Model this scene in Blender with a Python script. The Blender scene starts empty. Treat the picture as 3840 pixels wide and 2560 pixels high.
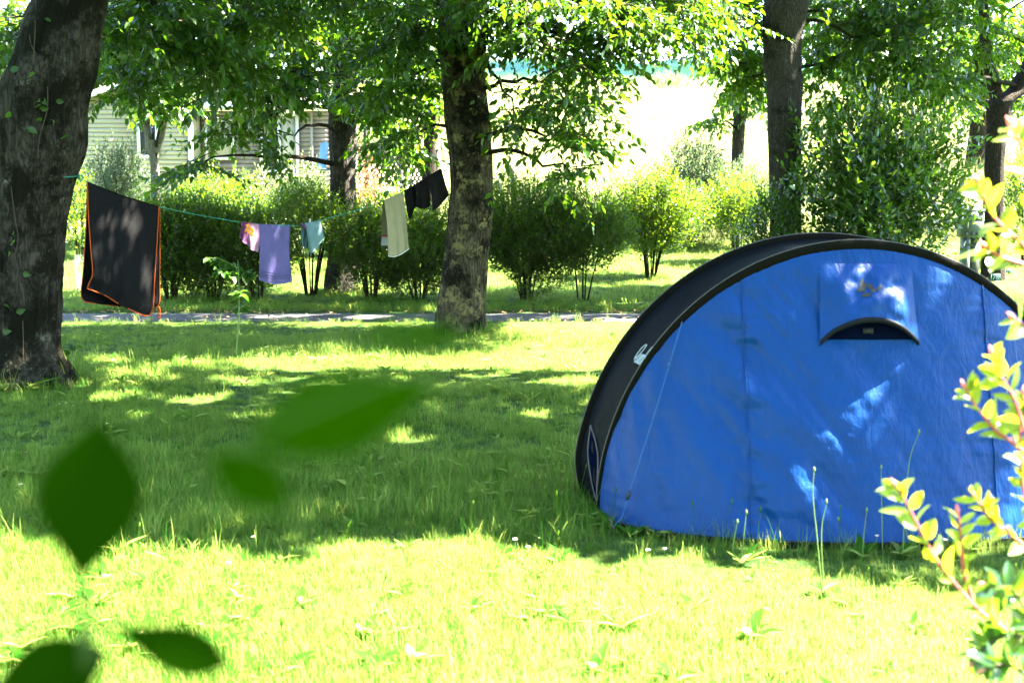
import bpy, math, random
import numpy as np
from mathutils import Vector, noise as mnoise

R = math.radians
SC = bpy.context.scene
COL = SC.collection

# ------------------------------------------------------------------ camera
CAM_H = 1.45
PITCH = math.atan(540 / 4800)
cam = bpy.data.cameras.new('camera')
cam.sensor_width = 36
cam.lens = 45
cam.clip_start = 0.02
cam.clip_end = 600
cam.dof.use_dof = True
cam.dof.focus_distance = 11.0
cam.dof.aperture_fstop = 4.5
cam_ob = bpy.data.objects.new('camera', cam)
cam_ob.location = (0, 0, CAM_H)
cam_ob.rotation_euler = (math.pi / 2 - PITCH, 0, 0)
COL.objects.link(cam_ob)
SC.camera = cam_ob

# ------------------------------------------------------------------ sky, sun, exposure
SUN_EL, SUN_AZ = R(54), R(76)            # azimuth measured from +Y (away from the camera) to the right
world = bpy.data.worlds.new('World')
SC.world = world
world.use_nodes = True
wn = world.node_tree
wn.nodes.clear()
sky = wn.nodes.new('ShaderNodeTexSky')
sky.sky_type = 'NISHITA'
sky.sun_disc = False
sky.sun_elevation = SUN_EL
sky.sun_rotation = SUN_AZ
sky.dust_density = 0.4
bg = wn.nodes.new('ShaderNodeBackground')
bg.inputs["Strength"].default_value = 0.05
wo = wn.nodes.new('ShaderNodeOutputWorld')
wn.links.new(sky.outputs[0], bg.inputs[0])
wn.links.new(bg.outputs[0], wo.inputs[0])
S = np.array([math.sin(SUN_AZ) * math.cos(SUN_EL), math.cos(SUN_AZ) * math.cos(SUN_EL), math.sin(SUN_EL)])
sun = bpy.data.lights.new('sun', 'SUN')
sun.energy = 5.0
sun.angle = R(0.55)
sun.color = (1.0, 0.93, 0.80)
sun_ob = bpy.data.objects.new('sun', sun)
sun_ob.rotation_euler = Vector(S).to_track_quat('Z', 'Y').to_euler()
COL.objects.link(sun_ob)
SC.view_settings.view_transform = 'Standard'
SC.view_settings.look = 'None'
SC.view_settings.gamma = 1
SC.view_settings.use_curve_mapping = False
SC.view_settings.exposure = 5.1
cy = SC.cycles
cy.use_denoising = True
cy.max_bounces = 8
cy.diffuse_bounces = 4
cy.glossy_bounces = 2
cy.transmission_bounces = 6
cy.transparent_max_bounces = 8
cy.sample_clamp_indirect = 6
cy.caustics_reflective = False
cy.caustics_refractive = False

# ------------------------------------------------------------------ measuring helpers (3840 x 2560 photograph)
FP = 4800.0
_f = np.array([0, math.cos(PITCH), -math.sin(PITCH)])
_u = np.array([0, math.sin(PITCH), math.cos(PITCH)])
_r = np.array([1.0, 0, 0])
EYE = np.array([0, 0, CAM_H])


def P(px, py, Y):
    d = _f + _r * ((px - 1920) / FP) - _u * ((py - 1280) / FP)
    return EYE + d * (Y / d[1])


def terrain(Y):
    Y = np.asarray(Y, float)
    w = 2.2
    h = 0.171 * w * np.log1p(np.exp(np.clip((Y - 22.0) / w, -30, 30)))
    return np.minimum(h, 6.55 + 0.0 * Y)


def G(px, py):
    d = _f + _r * ((px - 1920) / FP) - _u * ((py - 1280) / FP)
    return EYE + d * (-CAM_H / d[2])


def px_per_m(Y):
    return FP / Y


# ------------------------------------------------------------------ mesh helpers
def tag(o, label=None, cat=None, group=None, kind=None):
    if label: o['label'] = label
    if cat: o['category'] = cat
    if group: o['group'] = group
    if kind: o['kind'] = kind
    return o


def empty(name, loc, label=None, cat=None, group=None):
    o = bpy.data.objects.new(name, None)
    o.empty_display_size = 0.1
    COL.objects.link(o)
    o.location = loc
    return tag(o, label, cat, group)


def link(name, me, mats, parent=None):
    o = bpy.data.objects.new(name, me)
    COL.objects.link(o)
    if mats is not None and len(me.materials) == 0:
        for m in (mats if isinstance(mats, (list, tuple)) else [mats]):
            me.materials.append(m)
    if parent is not None:
        o.parent = parent
        o.matrix_parent_inverse.translation = -parent.location
    return o


class MB:
    """collects triangles / quads with numpy, builds one mesh"""

    def __init__(self):
        self.V, self.T, self.Q, self.A, self.TM, self.QM = [], [], [], [], [], []
        self.n = 0

    def add(self, v, tris=None, quads=None, a=0.0, m=0):
        v = np.asarray(v, float).reshape(-1, 3)
        if tris is not None and len(tris):
            t = np.asarray(tris, int) + self.n
            self.T.append(t); self.TM.append(np.full(len(t), m, int))
        if quads is not None and len(quads):
            q = np.asarray(quads, int) + self.n
            self.Q.append(q); self.QM.append(np.full(len(q), m, int))
        self.V.append(v)
        self.A.append(np.broadcast_to(np.asarray(a, float), (len(v),)).copy())
        self.n += len(v)
        return self

    def mesh(self, name, smooth=False):
        V = np.concatenate(self.V)
        T = np.concatenate(self.T) if self.T else np.zeros((0, 3), int)
        Q = np.concatenate(self.Q) if self.Q else np.zeros((0, 4), int)
        mi = np.concatenate(self.TM + self.QM) if (self.TM or self.QM) else np.zeros(0, int)
        me = bpy.data.meshes.new(name)
        me.vertices.add(len(V))
        me.vertices.foreach_set('co', V.astype(np.float32).ravel())
        nl = T.size + Q.size
        me.loops.add(nl)
        me.loops.foreach_set('vertex_index', np.concatenate([T.ravel(), Q.ravel()]).astype(np.int32))
        me.polygons.add(len(T) + len(Q))
        st = np.concatenate([np.arange(len(T)) * 3, T.size + np.arange(len(Q)) * 4]).astype(np.int32)
        me.polygons.foreach_set('loop_start', st)
        me.polygons.foreach_set('material_index', mi.astype(np.int32))
        if smooth:
            me.polygons.foreach_set('use_smooth', np.ones(len(T) + len(Q), bool))
        at = me.attributes.new('v', 'FLOAT', 'POINT')
        at.data.foreach_set('value', np.concatenate(self.A).astype(np.float32))
        me.update(calc_edges=True)
        return me

    def build(self, name, mats, parent=None, smooth=False):
        return link(name, self.mesh(name, smooth), mats, parent)


def nrm(a):
    a = np.asarray(a, float)
    return a / np.maximum(np.linalg.norm(a, axis=-1, keepdims=True), 1e-9)


def tube(mb, pts, rad, sides=8, a=0.0, m=0, cap=True, flat=None):
    pts = np.asarray(pts, float)
    n = len(pts)
    rad = np.broadcast_to(np.asarray(rad, float), (n,))
    tan = nrm(np.gradient(pts, axis=0))
    ref = np.array([0.0, 0, 1]) if abs(tan[0][2]) < 0.9 else np.array([0.0, 1, 0])
    u = nrm(np.cross(tan[0], ref))
    vs = []
    for i in range(n):
        u = nrm(u - tan[i] * np.dot(u, tan[i]))
        w = np.cross(tan[i], u)
        ang = np.arange(sides) * 2 * math.pi / sides
        vs.append(pts[i] + rad[i] * (np.cos(ang)[:, None] * u + np.sin(ang)[:, None] * w * (flat or 1)))
    v = np.concatenate(vs)
    q = []
    for i in range(n - 1):
        for k in range(sides):
            k2 = (k + 1) % sides
            q.append((i * sides + k, i * sides + k2, (i + 1) * sides + k2, (i + 1) * sides + k))
    t = []
    if cap:
        v = np.concatenate([v, pts[:1], pts[-1:]])
        c0, c1 = n * sides, n * sides + 1
        for k in range(sides):
            k2 = (k + 1) % sides
            t.append((c0, k2, k))
            t.append((c1, (n - 1) * sides + k, (n - 1) * sides + k2))
    mb.add(v, t, q, a, m)
    return mb


def smooth_path(pts, n=24):
    pts = np.asarray(pts, float)
    k = len(pts)
    if k == 2:
        return pts[0] + (pts[1] - pts[0]) * np.linspace(0, 1, n)[:, None]
    e = np.concatenate([[2 * pts[0] - pts[1]], pts, [2 * pts[-1] - pts[-2]]])
    out = []
    for s in np.linspace(0, k - 1, n):
        i = min(int(s), k - 2)
        t = s - i
        p0, p1, p2, p3 = e[i], e[i + 1], e[i + 2], e[i + 3]
        out.append(0.5 * (2 * p1 + (p2 - p0) * t + (2 * p0 - 5 * p1 + 4 * p2 - p3) * t * t + (3 * p1 - p0 - 3 * p2 + p3) * t ** 3))
    return np.array(out)


def box(mb, lo, hi, a=0.0, m=0):
    x0, y0, z0 = lo
    x1, y1, z1 = hi
    v = [(x0, y0, z0), (x1, y0, z0), (x1, y1, z0), (x0, y1, z0), (x0, y0, z1), (x1, y0, z1), (x1, y1, z1), (x0, y1, z1)]
    q = [(0, 3, 2, 1), (4, 5, 6, 7), (0, 1, 5, 4), (1, 2, 6, 5), (2, 3, 7, 6), (3, 0, 4, 7)]
    return mb.add(v, None, q, a, m)


def bar(mb, p0, p1, w, d, a=0.0, m=0, depth_dir=(0, 1, 0)):
    p0 = np.asarray(p0, float); p1 = np.asarray(p1, float)
    t = nrm(p1 - p0)
    dd = nrm(np.asarray(depth_dir, float) - t * np.dot(t, depth_dir))
    s = np.cross(t, dd)
    v = []
    for p in (p0, p1):
        for su, sd in ((-1, -1), (1, -1), (1, 1), (-1, 1)):
            v.append(p + s * su * w / 2 + dd * sd * d / 2)
    q = [(0, 3, 2, 1), (4, 5, 6, 7), (0, 1, 5, 4), (1, 2, 6, 5), (2, 3, 7, 6), (3, 0, 4, 7)]
    return mb.add(v, None, q, a, m)


def grid_quads(nu, nv):
    i = np.arange(nu - 1)[:, None] * nv + np.arange(nv - 1)[None, :]
    i = i.ravel()
    return np.stack([i, i + nv, i + nv + 1, i + 1], 1)


# ------------------------------------------------------------------ materials
def new_mat(name):
    m = bpy.data.materials.new(name)
    m.use_nodes = True
    nt = m.node_tree
    nt.nodes.clear()
    out = nt.nodes.new('ShaderNodeOutputMaterial')
    return m, nt, out


def N(nt, t, **kw):
    n = nt.nodes.new(t)
    for k, v in kw.items():
        if k in n.inputs:
            n.inputs[k].default_value = v
        else:
            setattr(n, k, v)
    return n


def rgb(c):
    return (c[0], c[1], c[2], 1)


def ramp(nt, stops, src=None):
    r = nt.nodes.new('ShaderNodeValToRGB')
    el = r.color_ramp.elements
    while len(el) < len(stops):
        el.new(0.5)
    for e, (p, c) in zip(el, stops):
        e.position = p
        e.color = rgb(c)
    if src is not None:
        nt.links.new(src, r.inputs[0])
    return r


def leaf_mat(name, dark, light, trans, tfac=0.45, rough=0.45, spec=0.35, obj_random=False):
    """leaf: glossy-ish upper side plus light passing through; colour differs leaf by leaf"""
    m, nt, out = new_mat(name)
    at = N(nt, 'ShaderNodeAttribute', attribute_name='v')
    fac = at.outputs['Fac']
    if obj_random:
        oi = N(nt, 'ShaderNodeObjectInfo')
        ad = N(nt, 'ShaderNodeMath', operation='ADD')
        nt.links.new(fac, ad.inputs[0]); nt.links.new(oi.outputs['Random'], ad.inputs[1])
        ml = N(nt, 'ShaderNodeMath', operation='MULTIPLY')
        nt.links.new(ad.outputs[0], ml.inputs[0]); ml.inputs[1].default_value = 0.5
        fac = ml.outputs[0]
    r1 = ramp(nt, [(0.0, dark), (1.0, light)] if name != 'grass_blade' else [(0.0, dark), (0.84, light), (0.93, (0.17, 0.16, 0.06))], fac)
    r2 = ramp(nt, [(0.0, tuple(c * 0.75 for c in trans)), (1.0, tuple(min(1, c * 1.25) for c in trans))], fac)
    p = N(nt, 'ShaderNodeBsdfPrincipled', Roughness=rough)
    p.inputs['Specular IOR Level'].default_value = spec
    nt.links.new(r1.outputs[0], p.inputs['Base Color'])
    t = N(nt, 'ShaderNodeBsdfTranslucent')
    nt.links.new(r2.outputs[0], t.inputs[0])
    mx = N(nt, 'ShaderNodeMixShader')
    mx.inputs[0].default_value = tfac
    nt.links.new(p.outputs[0], mx.inputs[1]); nt.links.new(t.outputs[0], mx.inputs[2])
    nt.links.new(mx.outputs[0], out.inputs[0])
    return m


def plain_mat(name, col, rough=0.7, spec=0.3, var=0.15, scale=8.0, bump=0.0, bscale=60.0, metal=0.0, trans=0.0, stretch=(1, 1, 1)):
    m, nt, out = new_mat(name)
    tc = N(nt, 'ShaderNodeTexCoord')
    mp = N(nt, 'ShaderNodeMapping')
    mp.inputs['Scale'].default_value = stretch
    nt.links.new(tc.outputs['Object'], mp.inputs[0])
    nz = N(nt, 'ShaderNodeTexNoise', Scale=scale, Detail=5.0, Roughness=0.6)
    nt.links.new(mp.outputs[0], nz.inputs['Vector'])
    r = ramp(nt, [(0.25, tuple(c * (1 - var) for c in col)), (0.75, tuple(min(1, c * (1 + var)) for c in col))], nz.outputs[0])
    p = N(nt, 'ShaderNodeBsdfPrincipled', Roughness=rough, Metallic=metal)
    p.inputs['Specular IOR Level'].default_value = spec
    nt.links.new(r.outputs[0], p.inputs['Base Color'])
    if bump:
        nb = N(nt, 'ShaderNodeTexNoise', Scale=bscale, Detail=4.0)
        nt.links.new(mp.outputs[0], nb.inputs['Vector'])
        b = N(nt, 'ShaderNodeBump', Strength=bump, Distance=0.02)
        nt.links.new(nb.outputs[0], b.inputs['Height'])
        nt.links.new(b.outputs[0], p.inputs['Normal'])
    sh = p.outputs[0]
    if trans:
        t = N(nt, 'ShaderNodeBsdfTranslucent')
        nt.links.new(r.outputs[0], t.inputs[0])
        mx = N(nt, 'ShaderNodeMixShader')
        mx.inputs[0].default_value = trans
        nt.links.new(sh, mx.inputs[1]); nt.links.new(t.outputs[0], mx.inputs[2])
        sh = mx.outputs[0]
    nt.links.new(sh, out.inputs[0])
    return m


def bark_mat(name, dark, light, lichen=None, lichen_amt=0.5, moss=None, moss_amt=0.55, ridge=34.0, seed=0.0):
    m, nt, out = new_mat(name)
    tc = N(nt, 'ShaderNodeTexCoord')
    mp = N(nt, 'ShaderNodeMapping')
    mp.inputs['Scale'].default_value = (1, 1, 0.22)
    mp.inputs['Location'].default_value = (seed, seed * 0.7, 0)
    nt.links.new(tc.outputs['Object'], mp.inputs[0])
    vo = N(nt, 'ShaderNodeTexVoronoi', Scale=ridge, feature='DISTANCE_TO_EDGE')
    n0 = N(nt, 'ShaderNodeTexNoise', Scale=9.0, Detail=3.0)
    nt.links.new(mp.outputs[0], n0.inputs['Vector'])
    mixv = N(nt, 'ShaderNodeMixRGB', blend_type='ADD')
    mixv.inputs[0].default_value = 0.18
    nt.links.new(mp.outputs[0], mixv.inputs[1]); nt.links.new(n0.outputs['Color'], mixv.inputs[2])
    nt.links.new(mixv.outputs[0], vo.inputs['Vector'])
    fine = N(nt, 'ShaderNodeTexNoise', Scale=70.0, Detail=6.0, Roughness=0.7)
    nt.links.new(mp.outputs[0], fine.inputs['Vector'])
    mul = N(nt, 'ShaderNodeMath', operation='MULTIPLY_ADD')
    nt.links.new(vo.outputs['Distance'], mul.inputs[0]); mul.inputs[1].default_value = 1.6
    nt.links.new(fine.outputs[0], mul.inputs[2])
    base = ramp(nt, [(0.3, dark), (0.95, light)], mul.outputs[0])
    colr = base.outputs[0]
    mp2 = N(nt, 'ShaderNodeMapping')
    mp2.inputs['Location'].default_value = (seed * 3, 0, seed)
    nt.links.new(tc.outputs['Object'], mp2.inputs[0])
    if moss:
        nm = N(nt, 'ShaderNodeTexNoise', Scale=3.5, Detail=8.0, Roughness=0.72)
        nt.links.new(mp2.outputs[0], nm.inputs['Vector'])
        rm = ramp(nt, [(moss_amt - 0.05, (0, 0, 0)), (moss_amt + 0.07, (1, 1, 1))], nm.outputs[0])
        mx = N(nt, 'ShaderNodeMixRGB')
        nt.links.new(rm.outputs[0], mx.inputs[0]); nt.links.new(colr, mx.inputs[1])
        mx.inputs[2].default_value = rgb(moss)
        colr = mx.outputs[0]
    if lichen:
        nl = N(nt, 'ShaderNodeTexNoise', Scale=6.0, Detail=9.0, Roughness=0.75)
        nt.links.new(mp2.outputs[0], nl.inputs['Vector'])
        rl = ramp(nt, [(lichen_amt - 0.02, (0, 0, 0)), (lichen_amt + 0.06, (1, 1, 1))], nl.outputs[0])
        mx = N(nt, 'ShaderNodeMixRGB')
        nt.links.new(rl.outputs[0], mx.inputs[0]); nt.links.new(colr, mx.inputs[1])
        mx.inputs[2].default_value = rgb(lichen)
        colr = mx.outputs[0]
    p = N(nt, 'ShaderNodeBsdfPrincipled', Roughness=0.92)
    p.inputs['Specular IOR Level'].default_value = 0.08
    nt.links.new(colr, p.inputs['Base Color'])
    b = N(nt, 'ShaderNodeBump', Strength=0.9, Distance=0.03)
    nt.links.new(mul.outputs[0], b.inputs['Height'])
    nt.links.new(b.outputs[0], p.inputs['Normal'])
    nt.links.new(p.outputs[0], out.inputs[0])
    return m


M = {}
M['leaf'] = leaf_mat('tree_leaf', (0.0072, 0.0288, 0.00288), (0.0216, 0.06336, 0.00504), (0.1148, 0.255, 0.00595), 0.36, 0.38, 0.4)
M['leaf_far'] = leaf_mat('far_leaf', (0.0098, 0.035, 0.0056), (0.0252, 0.0665, 0.0084), (0.1275, 0.2635, 0.0119), 0.38)
M['leaf_hedge'] = leaf_mat('hedge_leaf', (0.0058, 0.0255, 0.0034), (0.016, 0.050, 0.005), (0.18, 0.32, 0.008), 0.42)
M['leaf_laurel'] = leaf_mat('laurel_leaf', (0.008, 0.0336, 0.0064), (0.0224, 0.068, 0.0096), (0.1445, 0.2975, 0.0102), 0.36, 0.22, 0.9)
M['leaf_grey'] = leaf_mat('greyish_leaf', (0.027, 0.054, 0.027), (0.0585, 0.0945, 0.045), (0.088, 0.143, 0.044), 0.35)
M['leaf_pale'] = leaf_mat('pale_leaf', (0.096, 0.132, 0.048), (0.204, 0.228, 0.132), (0.182, 0.252, 0.084), 0.35)
M['leaf_red'] = leaf_mat('reddish_leaf', (0.18, 0.06, 0.036), (0.276, 0.156, 0.084), (0.28, 0.112, 0.042), 0.35)
M['leaf_fresh'] = leaf_mat('fresh_leaf', (0.06, 0.14, 0.02), (0.14, 0.22, 0.02), (0.46, 0.52, 0.015), 0.5, 0.3, 0.6, True)
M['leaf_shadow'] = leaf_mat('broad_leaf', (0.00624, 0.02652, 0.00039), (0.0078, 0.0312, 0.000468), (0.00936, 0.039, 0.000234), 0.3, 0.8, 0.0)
M['leaf_ivy'] = leaf_mat('ivy_leaf', (0.012, 0.04125, 0.0045), (0.03, 0.075, 0.009), (0.075, 0.195, 0.01125), 0.4)
M['grass'] = leaf_mat('grass_blade', (0.0075, 0.054, 0.0032), (0.022, 0.096, 0.007), (0.36, 0.46, 0.092), 0.44, 0.6, 0.03, True)
M['field'] = leaf_mat('field_grass', (0.16, 0.19, 0.06), (0.28, 0.29, 0.13), (0.25, 0.28, 0.10), 0.4, 0.6, 0.2, True)
M['twig'] = plain_mat('twig', (0.05, 0.04, 0.025), 0.9, 0.1)
M['stem_red'] = plain_mat('red_stem', (0.35, 0.06, 0.06), 0.5, 0.4)
M['stem_green'] = plain_mat('green_stem', (0.09, 0.15, 0.03), 0.6, 0.3)
M['bark_mossy'] = bark_mat('mossy_bark', (0.00868, 0.006944, 0.00434), (0.05382, 0.04687, 0.03298), (0.1128, 0.1128, 0.07812), 0.62, (0.006076, 0.006076, 0.002604), 0.47, 26, 1.0)
M['bark_lichen'] = bark_mat('lichen_bark', (0.009108, 0.006831, 0.003795), (0.0759, 0.06451, 0.03795), (0.1518, 0.1366, 0.05692), 0.545, (0.006831, 0.006072, 0.003036), 0.50, 30, 4.2)
M['bark_grey'] = bark_mat('grey_bark', (0.0125, 0.0108, 0.0082), (0.063, 0.056, 0.045), (0.12, 0.115, 0.09), 0.66, (0.012, 0.013, 0.007), 0.6, 36, 7.7)
M['bark_dark'] = bark_mat('dark_bark', (0.00672, 0.00546, 0.00378), (0.0336, 0.02688, 0.01848), (0.1008, 0.0924, 0.0672), 0.68, None, 0.5, 34, 2.9)
M['bark_pale'] = bark_mat('pale_bark', (0.06, 0.054, 0.036), (0.156, 0.138, 0.102), (0.198, 0.204, 0.12), 0.6, None, 0.5, 30, 5.1)

rng = np.random.default_rng(7)


# ------------------------------------------------------------------ the setting: ground, road
def ground_mat():
    m, nt, out = new_mat('lawn_soil')
    tc = N(nt, 'ShaderNodeTexCoord')
    n1 = N(nt, 'ShaderNodeTexNoise', Scale=1.3, Detail=6.0)
    n2 = N(nt, 'ShaderNodeTexNoise', Scale=40.0, Detail=6.0)
    nt.links.new(tc.outputs['Object'], n1.inputs['Vector'])
    nt.links.new(tc.outputs['Object'], n2.inputs['Vector'])
    r1 = ramp(nt, [(0.35, (0.020, 0.060, 0.008)), (0.7, (0.050, 0.080, 0.016))], n1.outputs[0])
    r2 = ramp(nt, [(0.3, (0.5, 0.5, 0.5)), (0.75, (1.2, 1.1, 1.0))], n2.outputs[0])
    mx = N(nt, 'ShaderNodeMixRGB', blend_type='MULTIPLY')
    mx.inputs[0].default_value = 1
    nt.links.new(r1.outputs[0], mx.inputs[1]); nt.links.new(r2.outputs[0], mx.inputs[2])
    # dry meadow colour up the hillside (its own plant cover)
    sp = N(nt, 'ShaderNodeSeparateXYZ')
    nt.links.new(tc.outputs['Object'], sp.inputs[0])
    mr = N(nt, 'ShaderNodeMapRange')
    mr.inputs[1].default_value = 24.0; mr.inputs[2].default_value = 30.0
    nt.links.new(sp.outputs[1], mr.inputs[0])
    mx2 = N(nt, 'ShaderNodeMixRGB')
    nt.links.new(mr.outputs[0], mx2.inputs[0]); nt.links.new(mx.outputs[0], mx2.inputs[1])
    r3 = ramp(nt, [(0.3, (0.17, 0.195, 0.065)), (0.7, (0.28, 0.28, 0.13))], n1.outputs[0])
    nt.links.new(r3.outputs[0], mx2.inputs[2])
    p = N(nt, 'ShaderNodeBsdfPrincipled', Roughness=0.95)
    p.inputs['Specular IOR Level'].default_value = 0.1
    nt.links.new(mx2.outputs[0], p.inputs['Base Color'])
    b = N(nt, 'ShaderNodeBump', Strength=0.6, Distance=0.03)
    nt.links.new(n2.outputs[0], b.inputs['Height']); nt.links.new(b.outputs[0], p.inputs['Normal'])
    nt.links.new(p.outputs[0], out.inputs[0])
    return m


def build_ground():
    xs = np.concatenate([[-300, -120, -60], np.arange(-40, 41, 2.0), [60, 120, 300]])
    ys = np.concatenate([[-200, -60, -20, -5], np.arange(0, 70, 1.0), [80, 120, 200, 400]])
    X, Y = np.meshgrid(xs, ys, indexing='ij')
    Z = terrain(Y)
    mb = MB()
    mb.add(np.stack([X, Y, Z], -1), None, grid_quads(len(xs), len(ys)))
    o = mb.build('ground', ground_mat(), None, True)
    o['kind'] = 'structure'


build_ground()
ROAD0, ROAD1 = 14.85, 16.0


def build_road():
    m, nt, out = new_mat('asphalt')
    tc = N(nt, 'ShaderNodeTexCoord')
    n1 = N(nt, 'ShaderNodeTexNoise', Scale=90.0, Detail=5.0)
    n2 = N(nt, 'ShaderNodeTexNoise', Scale=1.5, Detail=4.0)
    nt.links.new(tc.outputs['Object'], n1.inputs['Vector']); nt.links.new(tc.outputs['Object'], n2.inputs['Vector'])
    r1 = ramp(nt, [(0.3, (0.022, 0.021, 0.020)), (0.7, (0.050, 0.047, 0.044))], n1.outputs[0])
    r2 = ramp(nt, [(0.3, (0.8, 0.8, 0.8)), (0.7, (1.1, 1.05, 1.0))], n2.outputs[0])
    mx = N(nt, 'ShaderNodeMixRGB', blend_type='MULTIPLY'); mx.inputs[0].default_value = 1
    nt.links.new(r1.outputs[0], mx.inputs[1]); nt.links.new(r2.outputs[0], mx.inputs[2])
    p = N(nt, 'ShaderNodeBsdfPrincipled', Roughness=0.9)
    nt.links.new(mx.outputs[0], p.inputs['Base Color'])
    b = N(nt, 'ShaderNodeBump', Strength=0.5, Distance=0.01)
    nt.links.new(n1.outputs[0], b.inputs['Height']); nt.links.new(b.outputs[0], p.inputs['Normal'])
    nt.links.new(p.outputs[0], out.inputs[0])
    mb = MB()
    xs = np.linspace(-40, 40, 161)
    r_ = np.random.default_rng(3)
    a = ROAD0 + r_.normal(0, 0.03, len(xs)); b_ = ROAD1 + r_.normal(0, 0.04, len(xs))
    v = np.concatenate([np.stack([xs, a, np.full_like(xs, 0.004 + 0.012)], 1), np.stack([xs, (a + b_) / 2, np.full_like(xs, 0.035)], 1),
                        np.stack([xs, b_, np.full_like(xs, 0.016)], 1)])
    n = len(xs)
    q = [(i + k * n, i + 1 + k * n, i + 1 + (k + 1) * n, i + (k + 1) * n) for i in range(n - 1) for k in range(2)]
    mb.add(v, None, q)
    o = mb.build('road', m, None, True)
    o['kind'] = 'structure'
    # fallen leaves along the road edge
    k = 1500
    c = np.stack([r_.uniform(-9, 9, k), np.where(r_.random(k) < 0.75, ROAD1 + r_.normal(-0.05, 0.14, k), ROAD0 + r_.normal(0.1, 0.2, k)), np.full(k, 0.04)], 1)
    k2 = 1400
    c = np.concatenate([c, np.stack([r_.uniform(-7, 4, k2), r_.normal(17.5, .35, k2), np.full(k2, .03)], 1)]); k += k2
    mb = MB()
    leaves(mb, r_, c, nrm(np.stack([r_.normal(size=k), r_.normal(size=k), r_.normal(0, .15, k)], 1)),
           nrm(np.stack([r_.normal(0, .3, k), r_.normal(0, .3, k), np.ones(k)], 1)), 0.05, 0.03)
    o = mb.build('fallen_leaves', plain_mat('dead_leaf', (0.22, 0.13, 0.06), 0.8, 0.2, 0.4), None)
    tag(o, 'dry brown leaves gathered along the edges of the road', 'leaves', None, 'stuff')


# ------------------------------------------------------------------ leaves and sprays
def leaves(mb, r, c, d, nrml, ll, lw, jitter=0.25, m=0, fold=0.18, rich=False, a=None):
    """kite shaped folded leaves: c base (n,3), d axis, nrml approximate normal"""
    n = len(c)
    if n == 0:
        return
    s = 1 + r.uniform(-jitter, jitter, n) * (1.5 if rich else 1.0)
    L = (np.broadcast_to(ll, (n,)) * s)[:, None]
    W = (np.broadcast_to(lw, (n,)) * s)[:, None]
    d = nrm(d)
    side = nrm(np.cross(d, nrml))
    up = np.cross(side, d)
    if rich:
        b = c
        l1 = c + d * L * 0.28 + side * W * 0.46 + up * W * fold
        l2 = c + d * L * 0.62 + side * W * 0.40 + up * W * fold
        tip = c + d * L - up * L * 0.06
        r1 = c + d * L * 0.28 - side * W * 0.46 + up * W * fold
        r2 = c + d * L * 0.62 - side * W * 0.40 + up * W * fold
        mid = c + d * L * 0.5
        v = np.stack([b, l1, l2, tip, r2, r1, mid], 1).reshape(-1, 3)
        i = np.arange(n) * 7
        t = np.concatenate([np.stack([i + p_, i + q_, i + 6], 1) for p_, q_ in ((0, 1), (1, 2), (2, 3), (3, 4), (4, 5), (5, 0))])
        k = 7
    else:
        l1 = c + d * L * 0.42 + side * W * 0.5 + up * W * fold
        r1 = c + d * L * 0.42 - side * W * 0.5 + up * W * fold
        tip = c + d * L
        v = np.stack([c, l1, tip, r1], 1).reshape(-1, 3)
        i = np.arange(n) * 4
        t = np.concatenate([np.stack([i, i + 2, i + 1], 1), np.stack([i, i + 3, i + 2], 1)])
        k = 4
    av = r.random(n) if a is None else a
    mb.add(v, t, None, np.repeat(av, k), m)


def sprays(mb, r, base, dirn, L, k, ll, lw, droop=0.5, spread=0.9, leaf_droop=0.5, twig_m=1, twig_r=0.004, rich=False, m=0, cull=None):
    """each spray: a thin twig with k leaves set along it"""
    n = len(base)
    if n == 0:
        return
    dirn = nrm(dirn)
    Ls = np.broadcast_to(L, (n,)) * r.uniform(0.6, 1.3, n)
    down = np.array([0, 0, -1.0])
    t = (np.arange(k) + 0.6) / k
    tt = np.clip(t[None, :] + r.uniform(-0.06, 0.06, (n, k)), 0.05, 1.0)
    pos = base[:, None] + dirn[:, None] * (Ls[:, None] * tt)[..., None] + down * (droop * Ls[:, None] * tt ** 2)[..., None]
    side = nrm(np.cross(dirn, r.normal(size=(n, 3))))
    sgn = np.where(np.arange(k) % 2 == 0, 1.0, -1.0)[None, :, None]
    td = dirn[:, None] + down * (2 * droop * tt)[..., None]
    ld = nrm(nrm(td) * 0.75 + side[:, None] * sgn * spread + down * leaf_droop + r.normal(0, 0.3, (n, k, 3)))
    ld[:, -1] = nrm(nrm(td[:, -1]) + down * leaf_droop * 0.5)
    nr = nrm(np.array([0, 0, 1.0]) + r.normal(0, 0.55, (n, k, 3)))
    pos, ld, nr = pos.reshape(-1, 3), ld.reshape(-1, 3), nr.reshape(-1, 3)
    if cull is not None:
        kp = ~cull(pos + ld * (ll * 0.5))
        pos, ld, nr = pos[kp], ld[kp], nr[kp]
    leaves(mb, r, pos, ld, nr, ll, lw, m=m, rich=rich)
    if twig_m is not None:
        mid = base + dirn * (Ls * 0.5)[:, None] + down * (droop * Ls * 0.25)[:, None]
        end = base + dirn * Ls[:, None] + down * (droop * Ls)[:, None]
        s2 = nrm(np.cross(dirn, side))
        ring = []
        for p_, rr in ((base, twig_r), (mid, twig_r * 0.7)):
            for kk in range(3):
                an = kk * 2 * math.pi / 3
                ring.append(p_ + (side * math.cos(an) + s2 * math.sin(an)) * rr)
        v = np.stack(ring + [end], 1).reshape(-1, 3)
        i = np.arange(n) * 7
        tr = []
        for kk in range(3):
            k2 = (kk + 1) % 3
            tr += [np.stack([i + kk, i + k2, i + 3 + k2], 1), np.stack([i + kk, i + 3 + k2, i + 3 + kk], 1), np.stack([i + 3 + kk, i + 3 + k2, i + 6], 1)]
        mb.add(v, np.concatenate(tr), None, 0.5, twig_m)


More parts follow.
